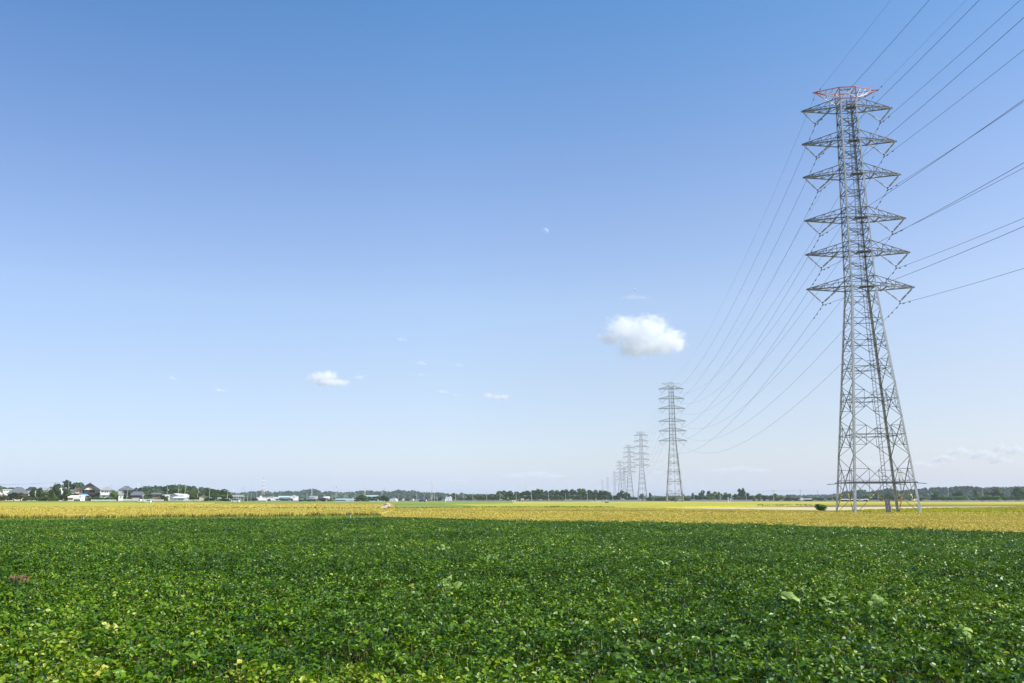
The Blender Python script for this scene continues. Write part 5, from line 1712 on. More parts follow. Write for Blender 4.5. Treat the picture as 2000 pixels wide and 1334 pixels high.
# small farm machine with a person, dark and white, in the yellow green field
t = thing('farm_machine', 'small dark farm machine with a pale hood in the yellow green rice below the wood', 'machine', (gx(1185, 430), 430, .3), R(20))
b = MB()
prism_y(b, [(-.7, .2), (.7, .2), (.75, .7), (.2, .8), (-.7, .75)], -.4, .4)
b.build('chassis', DARKM, t)
b = MB()
prism_y(b, [(-.4, .78), (.2, .8), (.12, 1.35), (-.28, 1.5), (-.42, 1.3)], -.3, .3)
b.build('hood', SILVER, t)
b = MB()
b.tube([(-.1, 0, 1.4), (-.1, 0, 1.75)], .12, 8)
b.build('exhaust', WHP, t)
for sx in (-.5, .5):
    for sy in (-.5, .5):
        b = MB()
        b.tube([(sx, sy - .08, .25), (sx, sy + .08, .25)], .3, 12)
        b.build('wheel', TYRE, t)

# combine harvester
HX, HD = 755.5, 193
t = thing('combine_harvester', 'small red and white combine harvester working in the ripe rice', 'harvester', (gx(HX, HD), HD, 0.34), R(8))
t.scale = (.60, .60, .60)
for sy in (-.55, .55):
    b = MB()
    prism_y(b, [(-1.2, .1), (1.1, .1), (1.3, .3), (1.2, .5), (-1.2, .55), (-1.4, .3)], sy - .18, sy + .18)
    b.build('crawler_track', TYRE, t)
b = MB()
prism_y(b, [(-.9, .62), (1.45, .62), (1.5, 1.15), (.9, 1.6), (-.2, 1.62), (-.9, 1.3)], -.75, .35)
b.build('thresher_body', WHP, t)
b = MB()
prism_y(b, [(.1, .60), (1.52, .60), (1.55, .98), (.3, .98)], -.80, -.755)
b.build('side_panel', REDP, t)
b = MB()
prism_y(b, [(-1.05, 1.32), (-.15, 1.63), (.15, 1.66), (.1, 1.95), (-.55, 2.0), (-1.05, 1.7)], -.7, .2)
b.build('engine_cover', REDP, t)
b = MB()
prism_y(b, [(-2.0, .25), (-1.45, .3), (-.95, 1.0), (-1.1, 1.35), (-1.5, 1.1), (-2.05, .5)], -.8, .75)
b.build('cutter_head', WHP, t)
for i in range(5):
    b = MB()
    y = -.7 + i * .34
    b.faces([(-1.9, y - .05, .3), (-1.9, y + .05, .3), (-2.6, y, .12), (-1.9, y, .48)], [(0, 1, 2), (1, 3, 2), (3, 0, 2), (0, 3, 1)])
    b.build('crop_divider', WHP, t)
b = MB()
b.box(-.75, -.25, .25, .7, 1.0, 1.15)
b.box(-.32, -.22, .25, .7, 1.15, 1.6)
b.build('seat', DARKM, t)
b = MB()
b.tube([(1.2, .2, 1.1), (1.25, .2, 1.9), (.6, .0, 2.05), (-.2, -.1, 1.98)], .11, 8)
b.build('auger_pipe', WHP, t)
b = MB()
b.box(.45, .9, -.765, -.752, 1.1, 1.3)
b.build('vent_grille', DARKM, t)

# ---------------------------------------------------------------- transmission pylons
ARM_Z = [70.59, 64.34, 58.18, 50.22, 44.11, 37.97]
ARM_W = [7.77, 8.01, 8.21, 8.43, 8.63, 8.84]
PY_H, PEAK_Z, PEAK_W = 74.3, 74.1, 5.3
PHI = 4.99
INSW = mat('porcelain_insulator', (0.42, 0.41, 0.39), 0.5, 0.4, noise=0.1, nscale=6)
BAND_Y = YEL


def hs(z):
    return np.interp(z, [0, 38, 70.6, 75], [5.20, 2.05, 1.42, 1.36])


def corner(i, z, inset=0.0):
    s = float(hs(z)) - inset
    return Vector(((-1, 1, 1, -1)[i] * s, (-1, -1, 1, 1)[i] * s, z))


def build_pylon(label, loc, rz):
    t = thing('transmission_pylon', label, 'pylon', loc, rz, 'transmission pylons of the long power line')
    for i in range(4):
        b = MB()
        sx, sy = (-1, 1, 1, -1)[i], (-1, -1, 1, 1)[i]
        zs = [-0.4, 38, 72.2]
        for k in range(2):
            wd = (.34, .24)[k]
            p, q = corner(i, zs[k]), corner(i, zs[k + 1])
            b.plate(p, q, (-sx, 0, 0), wd, .05)
            b.plate(p + Vector((0, -sy * .03, 0)), q + Vector((0, -sy * .03, 0)), (0, -sy, 0), wd, .05)
        b.build('leg', STEELL, t)
        f = MB()
        c = corner(i, 0)
        f.tube([(c.x, c.y, -.5), (c.x, c.y, .25)], [.62, .5], 10)
        f.build('footing', CONC, t)
    nodes = [0.1, 9.6, 15.8, 21.6, 26.6, 30.7, 34.3]
    crosses = [5.3, 13.0, 18.9, 24.2, 28.6, 32.4, 36.1]
    low, up = MB(), MB()

    def face_pt(i, z, tt):
        return corner(i, z, .05).lerp(corner((i + 1) % 4, z, .05), tt)

    tops_ = nodes[1:] + [37.97]
    for k in range(7):
        z0, z1, zc = nodes[k], tops_[k], crosses[k]
        br = .12 if k < 3 else .10
        for i in range(4):
            m_ = face_pt(i, zc, .5)
            for cc in (i, (i + 1) % 4):
                low.beam(corner(cc, z0, .05), m_, br, .06)
                low.beam(corner(cc, z1, .05), m_, br, .06)
            low.beam(corner(i, zc, .05), corner((i + 1) % 4, zc, .05), br, .09)
            if k < 5:  # secondary horizontals and struts between leg and diagonal
                for frac, zq in ((.5, z0 + (zc - z0) * .5), (.5, z1 + (zc - z1) * .5)):
                    for cc, tt in ((i, .25), ((i + 1) % 4, .75)):
                        e0 = corner(cc, z0 if zq < zc else z1, .05)
                        dpt = e0.lerp(m_, .5)
                        lp = corner(cc, dpt.z, .05)
                        low.beam(lp, dpt, .075, .075)
                        low.beam(dpt, corner(cc, zc, .05), .07, .07)
                        if k < 3:
                            low.beam(dpt, face_pt(i, zc, tt), .06, .06)
        # plan bracing
        if k in (0, 1, 2, 3):
            for a_, c_ in ((0, 1), (1, 2), (2, 3), (3, 0)):
                low.beam(face_pt(a_, zc, .5), face_pt(c_, zc, .5), .08, .08)
    low.build('lower_lattice', STEEL, t)
    lv = []
    az = ARM_Z[::-1]
    for k in range(6):
        z0 = az[k]
        z1 = az[k + 1] if k < 5 else PY_H - 2.8
        zt = z0 + 1.8
        lv += [(z0, zt), (zt, (zt + z1) / 2), ((zt + z1) / 2, z1)] if k < 5 else [(z0, z1)]
    for z0, z1 in lv:
        if z1 - z0 < .2:
            continue
        for i in range(4):
            j = (i + 1) % 4
            up.beam(corner(i, z0, .04), corner(j, z1, .04), .09, .05)
            up.beam(corner(j, z0, .08), corner(i, z1, .08), .09, .05)
            up.beam(corner(i, z1, .04), corner(j, z1, .04), .11, .07)
            up.beam(corner(i, z0, .04), corner(j, z0, .04), .14, .07)
        up.beam(corner(0, z0, .1), corner(2, z0, .1), .10, .08)
        up.beam(corner(1, z0, .16), corner(3, z0, .16), .10, .08)
    up.build('upper_lattice', STEEL, t)

    def string(p, q, parent):
        p, q = Vector(p), Vector(q)
        b = MB()
        n = 15
        b.tube([p, q], .045, 5)
        d = (q - p)
        for k in range(n):
            if k == n // 2:
                continue
            c = p + d * (0.10 + .80 * k / (n - 1))
            dd = d.normalized()
            b.tube([c - dd * .05, c + dd * .02, c + dd * .05], [.16, .15, .05], 8)
        o = b.build('insulator_string', INSW, parent)
        return o

    for lvl, (z, W) in enumerate(zip(ARM_Z, ARM_W)):
        s0, s1 = float(hs(z)), float(hs(z + 1.8))
        for sg in (-1, 1):
            b = MB()
            tip = Vector((sg * W, 0, z))
            lo = [Vector((sg * s0, -s0, z)), Vector((sg * s0, s0, z))]
            hi = [Vector((sg * s1, -s1, z + 1.8)), Vector((sg * s1, s1, z + 1.8))]
            for p in lo:
                b.beam(p, tip, .20, .16)
            for p in hi:
                b.beam(p, tip + Vector((0, 0, .12)), .13, .10)
            b.beam(tip - Vector((sg * .5, 0, .05)), tip + Vector((sg * .1, 0, .05)), .28, .24)
            ts = (.28, .52, .74, .9)
            pl = None
            for n_, tt in enumerate(ts):
                l0, l1 = lo[0].lerp(tip, tt), lo[1].lerp(tip, tt)
                h0, h1 = hi[0].lerp(tip, tt), hi[1].lerp(tip, tt)
                if tt < .8:
                    b.beam(l0, l1, .09)
                    b.beam(l0, h0, .075)
                    b.beam(l1, h1, .075)
                if pl:
                    b.beam(pl[0], l1, .085)
                    b.beam(pl[2], l0, .075)
                    b.beam(pl[3], l1, .075)
                else:
                    b.beam(lo[0], l1, .085)
                    b.beam(hi[0], l0, .075)
                    b.beam(hi[1], l1, .075)
                pl = (l0, l1, h0, h1)
            # hanger beam of the inner string
            xi = s0 + (W - s0) * .27
            fr = (xi - s0) / (W - s0)
            b.beam(lo[0].lerp(tip, fr) + Vector((0, 0, -.12)), lo[1].lerp(tip, fr) + Vector((0, 0, -.12)), .22, .16)
            a = b.build('crossarm', STEEL, t)
            bot = Vector((sg * W * .72, 0, z - 2.3))
            string((sg * (W - .25), 0, z - .15), bot + Vector((sg * .16, 0, .05)), a)
            string((sg * xi, 0, z - .2), bot + Vector((-sg * .16, 0, .05)), a)
            c = MB()
            c.faces([bot + Vector((-.24, -.05, .08)), bot + Vector((.24, -.05, .08)), bot + Vector((0, -.05, -.22)), bot + Vector((-.24, .05, .08)), bot + Vector((.24, .05, .08)), bot + Vector((0, .05, -.22))], [(0, 2, 1), (3, 4, 5), (0, 1, 4, 3), (1, 2, 5, 4), (2, 0, 3, 5)])
            c.tube([bot - Vector((0, 0, .2)), bot - Vector((0, 0, .42))], .05, 5)
            c.beam(bot + Vector((0, -.4, -.45)), bot + Vector((0, .4, -.45)), .13, .12)
            c.build('suspension_clamp', DARKM, a)
        p = MB()
        p.box(-s0 * .2, s0 * .95, -s0 + .25, -s0 * .15, z + .04, z + .12)
        p.build('work_platform', DARKM, t)
        h = MB()
        for xx in (-.3, .35):
            h.tube([(xx, -s0 + .3, z + .1), (xx, -s0 + .3, z + 1.3), (xx, -s0 + .55, z + 1.45)], .035, 5)
        h.tube([(-.3, -s0 + .3, z + 1.0), (.35, -s0 + .3, z + 1.0)], .03, 5)
        h.build('handrail', STEELD, t)
    # red and white head
    zt0 = 72.2
    hd = MB()
    for i in range(4):
        hd.beam(corner(i, zt0), corner(i, PY_H), .15, mi=0)
        j = (i + 1) % 4
        hd.beam(corner(i, PY_H), corner(j, PY_H), .13, mi=0)
        hd.beam(corner(i, zt0), corner(j, zt0), .13, mi=0)
        hd.beam(corner(i, zt0, .05), corner(j, PY_H, .05), .10, mi=1)
        hd.beam(corner(j, zt0, .1), corner(i, PY_H, .1), .10, mi=1)
    hd.build('head_frame', [REDP, WHP], t)
    for sg in (-1, 1):
        b = MB()
        tip = Vector((sg * PEAK_W, 0, PEAK_Z))
        s0, s1 = float(hs(zt0)), float(hs(PY_H))
        lo = [Vector((sg * s0, -s0, zt0)), Vector((sg * s0, s0, zt0))]
        hi = [Vector((sg * s1, -s1, PY_H)), Vector((sg * s1, s1, PY_H))]
        for p in lo:
            b.beam(p, p.lerp(tip, .55), .13, mi=1)
            b.beam(p.lerp(tip, .55), tip, .13, mi=0)
        for p in hi:
            b.beam(p, tip + Vector((0, 0, .1)), .11, mi=0)
        for tt in (.25, .5, .75):
            l0, l1, h0, h1 = lo[0].lerp(tip, tt), lo[1].lerp(tip, tt), hi[0].lerp(tip, tt), hi[1].lerp(tip, tt)
            b.beam(l0, h0, .07, mi=1)
            b.beam(l1, h1, .07, mi=1)
            b.beam(l0, l1, .08, mi=0)
            b.beam(h0, h1, .07, mi=0)
            b.beam(h0, lo[0].lerp(tip, tt - .25), .06, mi=1)
        b.beam(tip - Vector((sg * .4, 0, 0)), tip + Vector((sg * .3, 0, 0)), .24, .2, mi=0)
        b.build('peak_arm', [REDP, WHP], t)
    rl = MB()
    for xx in np.linspace(-1.0, 1.0, 5):
        rl.tube([(xx, 0, PY_H), (xx, 0, PY_H + .45)], .035, 4)
    rl.beam((-1.1, 0, PY_H + .3), (1.1, 0, PY_H + .3), .07)
    rl.beam((-1.1, 0, PY_H + .1), (1.1, 0, PY_H + .1), .09)
    rl.build('top_rail', DARKM, t)
    # ladder up the middle of the near face
    ld = MB()

    def lp(z, dx, dy=0.0):
        return Vector((dx, -float(hs(z)) - .02 + dy, z))
    zs = np.concatenate([np.linspace(2.2, 38, 30), np.linspace(38.5, 72, 24)])
    for dx in (-.26, .26):
        for k in range(len(zs) - 1):
            ld.beam(lp(zs[k], dx, .12), lp(zs[k + 1], dx, .12), .065)
    for z in np.arange(2.4, 72, .55):
        ld.beam(lp(z, -.24, .12), lp(z, .24, .12), .045)
    for z in crosses + [40, 47, 54, 61, 67]:
        for k in range(2):
            ld.beam(lp(z + k * .9, -.55, .1), lp(z + k * .9, .55, .1), .07)
            ld.beam(lp(z + k * .9, -.55, .1), lp(z + k * .9, -.55, .75), .06)
            ld.beam(lp(z + k * .9, .55, .1), lp(z + k * .9, .55, .75), .06)
    ld.build('ladder', STEELD, t)
    gd = MB()
    for dx in (-.34, .10):
        a, c = lp(-.2, dx, -.02), lp(2.5, dx, -.02)
        gd.plate(a, c, (1, 0, 0), .36, .06)
    gd.beam(lp(-.2, .06, .1), lp(2.5, .06, .1), .06)
    gd.build('ladder_guard', STEEL, t)
    # anti-climbing frame
    ac = MB()
    z = 5.3
    s = float(hs(z))
    for i in range(4):
        ac.beam(corner(i, z, -.10), corner((i + 1) % 4, z, -.10), .30, .16)
    for sy in (-s - .1, s + .1):
        for sg in (-1, 1):
            ac.beam((sg * (s + .11), sy, z - .12), (sg * (s + 1.55), sy, z - .22), .16, .10)
    ac.build('climbing_guard', STEELD, t)
    bw = MB()
    for i in range(4):
        pts = []
        for k in range(60):
            tt = k / 59
            p = face_pt(i, z + .2, tt)
            pts.append((p.x + random.uniform(-.06, .06), p.y + random.uniform(-.06, .06), p.z + .12 * (k % 2) + random.uniform(0, .12)))
        bw.tube(pts, .022, 4)
    bw.build('barbed_wire', STEELD, t)
    # striped bands on the lowest diagonals
    for i in range(4):
        m_ = face_pt(i, 5.3, .5)
        for cc in (i, (i + 1) % 4):
            e = corner(cc, .1, .05)
            b = MB()
            for k in range(4):
                a_ = m_.lerp(e, .36 + k * .08)
                c_ = m_.lerp(e, .36 + k * .08 + .045)
                b.beam(a_, c_, .185, .10, mi=0)
            b.build('warning_band', [YEL, DARKM], t)
    sg_ = MB()
    c = corner(1, 6.7)
    sg_.box(c.x - 2.55, c.x - 1.85, c.y - .16, c.y - .12, 5.9, 7.0)
    so = sg_.build('warning_sign', WHP, t)
    rim = MB()
    rim.box(c.x - 2.50, c.x - 1.90, c.y - .170, c.y - .163, 6.78, 6.86)
    rim.build('sign_stripe', RUST, so)
    return t


PYS = [(Vector((59.4, 141, 0)), PHI, 'nearest huge steel lattice pylon with red and white head, filling the right side', 1),
       (Vector((100.4, 533, 0)), 5.9, 'second steel lattice pylon, right of the big white cloud, with a pale head', 0),
       (Vector((141.4, 936, 0)), 6.0, 'third steel lattice pylon, just left of the second one', 0)]
for x, yt, lab, red in ((1228.2, 869.5, 'fourth pylon in the row, rising behind the round tree, with reddish head', 1),
                        (1210.3, 899.5, 'dark crossarmed pylon left of the fourth one, above the end of the long wood', 0),
                        (1218.9, 914, 'faint thin pylon between the fourth pylon and the dark crossarmed one', 0),
                        (1200, 920.7, 'faint grey pylon just right of the last trees of the long wood', 0),
                        (1186.5, 932.6, 'faint pylon with pinkish head, second from the left in the row', 1),
                        (1176.6, 938, 'smallest and farthest pylon with a red head, leftmost in the row', 1)):
    a, bb = ray(x, yt)
    D = (PY_H - EYE) / bb
    PYS.append((Vector((a * D, D, 0)), 3.0, lab, red))
master = build_pylon(PYS[0][2], PYS[0][0], -R(PYS[0][1]))
GREYSLOT = [mat('pale_steel', (0.52, 0.52, 0.53), 0.5, 0.5, noise=0.08, nscale=2)] * 2
for k, (loc, ang, lab, red) in enumerate(PYS[1:], 1):
    t = master.copy()
    COL.objects.link(t)
    t.location = loc
    t.rotation_euler = (0, 0, -R(ang))
    t['label'] = lab
    for ch in list(master.children):
        if k > 2 and ch.name.split('.')[0] in ('footing', 'barbed_wire', 'warning_sign', 'handrail', 'work_platform', 'warning_band', 'ladder_guard'):
            continue
        c = ch.copy()
        COL.objects.link(c)
        c.parent = t
        if not red and c.name.split('.')[0] in ('head_frame', 'peak_arm'):
            for q in range(2):
                c.material_slots[q].link = 'OBJECT'
                c.material_slots[q].material = GREYSLOT[q]
        if k <= 4:
            for g2 in list(ch.children):
                d = g2.copy()
                COL.objects.link(d)
                d.parent = c

# ---------------------------------------------------------------- the line's wires
TOW = [(Vector((59.4 - 24.5, 141 - 394, 0)), 4.0)] + [(p[0], p[1]) for p in PYS[:5]]
SAGS = [12.5, 13.0, 13.5, 9, 18]


def wire_pts(lat, z, frac=1.0):
    out = []
    for k in range(len(TOW) - 1):
        ends = []
        for loc, ang in (TOW[k], TOW[k + 1]):
            ends.append(Vector((loc.x + lat * math.cos(R(ang)), loc.y - lat * math.sin(R(ang)), z)))
        A, Bq = ends
        n = 40 if k < 2 else 24
        for i in range(n + (1 if k == len(TOW) - 2 else 0)):
            tt = i / n
            p = A.lerp(Bq, tt)
            out.append(Vector((p.x, p.y, p.z - 4 * SAGS[k] * frac * tt * (1 - tt))))
    return out


def damper(parent, p, d, s=1.0):
    b = MB()
    d = d.normalized()
    c = p - Vector((0, 0, .14))
    b.tube([c - d * .28 * s, c - d * .14 * s], .075 * s, 6)
    b.tube([c + d * .14 * s, c + d * .28 * s], .075 * s, 6)
    b.tube([c - d * .14 * s, c + d * .14 * s], .02, 4)
    b.beam(c, p, .05)
    b.build('vibration_damper', DARKM, parent)


LV = ['top', 'second', 'third', 'fourth', 'fifth', 'lowest']
for lvl, (z, W) in enumerate(zip(ARM_Z, ARM_W)):
    for sg, side in ((-1, 'left'), (1, 'right')):
        pts = wire_pts(sg * W * .72, z - 2.78)
        b = MB()
        b.tube(pts, .027, 5)
        o = tag(b.build('power_cable', WIRE), 'power cable hung from the ' + side + ' side of the ' + LV[lvl] + ' crossarm of the nearest pylon', 'power cable', 'power cables of the long line')
        i0 = 40
        for st, fr_ in ((1, .16), (1, .42), (-1, .16), (-1, .40), (1, .62)):
            p = pts[i0].lerp(pts[i0 + st], fr_)
            damper(o, p, pts[i0 + st] - pts[i0])
for sg, side in ((-1, 'left'), (1, 'right')):
    pts = wire_pts(sg * (PEAK_W - .1), PEAK_Z - .35, .9)
    b = MB()
    b.tube(pts, .016, 4)
    o = tag(b.build('ground_wire', WIRE), 'thin ground wire from the ' + side + ' tip of the red pylon head', 'ground wire', 'power cables of the long line')
    for st, fr_ in ((1, .14), (-1, .14), (-1, .30)):
        damper(o, pts[40].lerp(pts[40 + st], fr_), pts[40 + st] - pts[40], .9)

# ---------------------------------------------------------------- weeds in the beans
WEED = leaf_mat('broad_weed_leaf', [(0, (0.15, 0.27, 0.05)), (0.5, (0.28, 0.42, 0.08)), (1, (0.42, 0.54, 0.16))], None, 1, 0.6, 0.3, 0.3, (0.25, 0.42, 0.08))
DRY = leaf_mat('dry_leaf', [(0, (0.06, 0.036, 0.02)), (0.5, (0.19, 0.095, 0.05)), (1, (0.36, 0.22, 0.12))], None, 1, 0.85, 0.2, 0.1, (0.2, 0.1, 0.03))
WSTEM = mat('weed_stem', (0.20, 0.30, 0.08), 0.7, 0.3, noise=0.1, nscale=5)


def weed(label, x, y, wpx, n, m, zt=0.84, name='broad_leaved_weed', cat='weed', lsz=0.10):
    P = atz(x, y, zt - .08)
    D = P.y
    t = thing(name, label, cat, (P.x, D, 0))
    rg = np.random.default_rng(int(x * 7 + y))
    hw = wpx * mpx(D) / 2
    V, Fq, rr = [], [], []
    st = MB()
    st.tube([(0, 0, 0), (.02, 0, zt * .5), (0, .02, zt - .12)], .012, 5)
    for k in range(n):
        dx, dy = rg.uniform(-hw, hw), rg.uniform(-hw, hw) * .8
        zc = zt - abs(dx) / hw * .10 + rg.uniform(-.10, .03)
        a = rg.uniform(0, 6.28)
        L = lsz * rg.uniform(.7, 1.25)
        nrm = Vector((rg.normal(0, .6), -.4 + rg.normal(0, .5), 1)).normalized()
        d = Vector((math.cos(a), math.sin(a), 0))
        d = (d - nrm * d.dot(nrm)).normalized()
        wv = nrm.cross(d)
        c = Vector((dx, dy, zc))
        ring = []
        for q in range(9):
            an = 2 * math.pi * q / 9
            r_ = L * (1 + .26 * math.cos(3 * an) + rg.uniform(-.08, .08))
            ring.append(c + d * math.cos(an) * r_ + wv * math.sin(an) * r_ - nrm * (.3 * r_ * r_ / L))
        b0 = len(V)
        V.append(c)
        V += ring
        for q in range(9):
            Fq.append((b0, b0 + 1 + q, b0 + 1 + (q + 1) % 9))
        rr += [float(np.clip(rg.normal(.5, .22), 0, 1))] * 10
        st.tube([(0, 0, zt * .45), (dx * .5, dy * .5, zc - .15), (dx, dy, zc)], .005, 4)
    me = np_mesh('leaves', np.array([tuple(v) for v in V]), np.array(Fq), m, np.array(rr))
    add_mesh('leaves', me, t)
    st.build('stem', WSTEM, t)


weed('pale broad leaved weed with hanging leaves in the middle of the beans', 880, 1136, 36, 13, WEED, lsz=.085)
weed('pale weed clump near the middle of the field, small and flat', 962, 1086, 22, 9, WEED, lsz=.10)
weed('small pale weed left of the middle weed, nearer the rice', 864, 1068, 22, 8, WEED, lsz=.10)
weed('broad pale weed right of centre under the second pylon', 1290, 1098, 30, 9, WEED, lsz=.11)
weed('left one of three broad pale weeds in a row at the right', 1540, 1163, 32, 9, WEED, lsz=.085)
weed('middle and largest of three broad pale weeds in a row at the right', 1629, 1168, 44, 12, WEED, lsz=.085)
weed('right and flattest of three broad pale weeds in a row at the right', 1717, 1172, 30, 7, WEED, lsz=.085)
weed('bright pale weed near the lower right corner', 1884, 1234, 34, 11, WEED, lsz=.06)
weed('yellowish weed clump at the lower left with pale leaves', 210, 1226, 40, 22, leaf_mat('yellow_weed', [(0, (.22, .30, .03)), (.5, (.42, .46, .07)), (1, (.62, .60, .2))], None, 1, .6, .3, .25, (.4, .45, .05)), lsz=.035, zt=.86)
weed('dry brown dead plant clump at the left edge of the beans', 38, 1128, 30, 90, DRY, .74, 'dead_plant', 'dead plant', .035)

# ---------------------------------------------------------------- moon and aeroplane
MD = 30000.0
ma, mb_ = ray(1065, 452)
mo = bpy.data.materials.new('moon_surface')
mo.use_nodes = True
tt_ = mo.node_tree
tt_.nodes.clear()
oo = tt_.nodes.new('ShaderNodeOutputMaterial')
adds = tt_.nodes.new('ShaderNodeAddShader')
trn = tt_.nodes.new('ShaderNodeBsdfTransparent')
dif = tt_.nodes.new('ShaderNodeBsdfDiffuse')
nz = tt_.nodes.new('ShaderNodeTexNoise')
nz.inputs['Scale'].default_value = 2.2
rp = tt_.nodes.new('ShaderNodeValToRGB')
rp.color_ramp.elements[0].color = (.06, .06, .06, 1)
rp.color_ramp.elements[0].position = .35
rp.color_ramp.elements[1].color = (.17, .165, .155, 1)
rp.color_ramp.elements[1].position = .65
tcn = tt_.nodes.new('ShaderNodeTexCoord')
tt_.links.new(tcn.outputs['Object'], nz.inputs['Vector'])
tt_.links.new(nz.outputs['Fac'], rp.inputs[0])
tt_.links.new(rp.outputs[0], dif.inputs[0])
tt_.links.new(trn.outputs[0], adds.inputs[0])
tt_.links.new(dif.outputs[0], adds.inputs[1])
tt_.links.new(adds.outputs[0], oo.inputs[0])
b = MB()
n1, n2 = 14, 28
for i in range(n1 + 1):
    ph = math.pi / 2 * i / n1
    for k in range(n2):
        a = 2 * math.pi * k / n2
        b.v.append((math.sin(ph) * math.cos(a), -math.cos(ph), math.sin(ph) * math.sin(a)))
for i in range(n1):
    for k in range(n2):
        b.f.append((i * n2 + k, i * n2 + (k + 1) % n2, (i + 1) * n2 + (k + 1) % n2, (i + 1) * n2 + k))
        b.m.append(0)
o = b.build('moon', mo)
o.data.polygons.foreach_set('use_smooth', [True] * len(o.data.polygons))
o.location = (ma * MD, MD, EYE + mb_ * MD)
o.scale = (6.9 * MD / 1660,) * 3
tag(o, 'pale half moon lit from the right high in the blue sky', 'moon')

AD = 5200.0
pa, pb = ray(1241.5, 565.3)
t = thing('aeroplane', 'tiny white aeroplane above the big cloud', 'aeroplane', (pa * AD, AD, EYE + pb * AD), R(12))
t.rotation_euler = (0, R(10), R(42))
t.scale = (1.35, 1.35, 1.35)
b = MB()
b.tube([(-10, 0, 0), (-8, 0, .3), (6, 0, 0), (9, 0, .5), (10, 0, .9)], [.3, 1.5, 1.6, .8, .2], 10)
b.build('fuselage', WHP, t)
for sy in (-1, 1):
    b = MB()
    b.faces([(-2, sy * 1.2, -.5), (3.2, sy * 1.2, -.5), (4.4, sy * 10.5, .6), (3.0, sy * 10.5, .6), (-2, sy * 1.2, -.1), (3.2, sy * 1.2, -.1), (4.4, sy * 10.5, .8), (3.0, sy * 10.5, .8)], [(0, 1, 2, 3), (7, 6, 5, 4), (0, 4, 5, 1), (1, 5, 6, 2), (2, 6, 7, 3), (3, 7, 4, 0)])
    b.build('wing', WHP, t)
    b = MB()
    b.tube([(-1.5, sy * 4, -1.2), (1.2, sy * 4, -1.2)], .7, 8)
    b.build('engine', WHP, t)
b = MB()
b.faces([(6.5, -.15, .8), (9.3, -.15, .9), (10.6, -.15, 5), (9, -.15, 5), (6.5, .15, .8), (9.3, .15, .9), (10.6, .15, 5), (9, .15, 5)], [(0, 1, 2, 3), (7, 6, 5, 4), (0, 4, 5, 1), (1, 5, 6, 2), (2, 6, 7, 3), (3, 7, 4, 0)])
b.build('tail_fin', WHP, t)

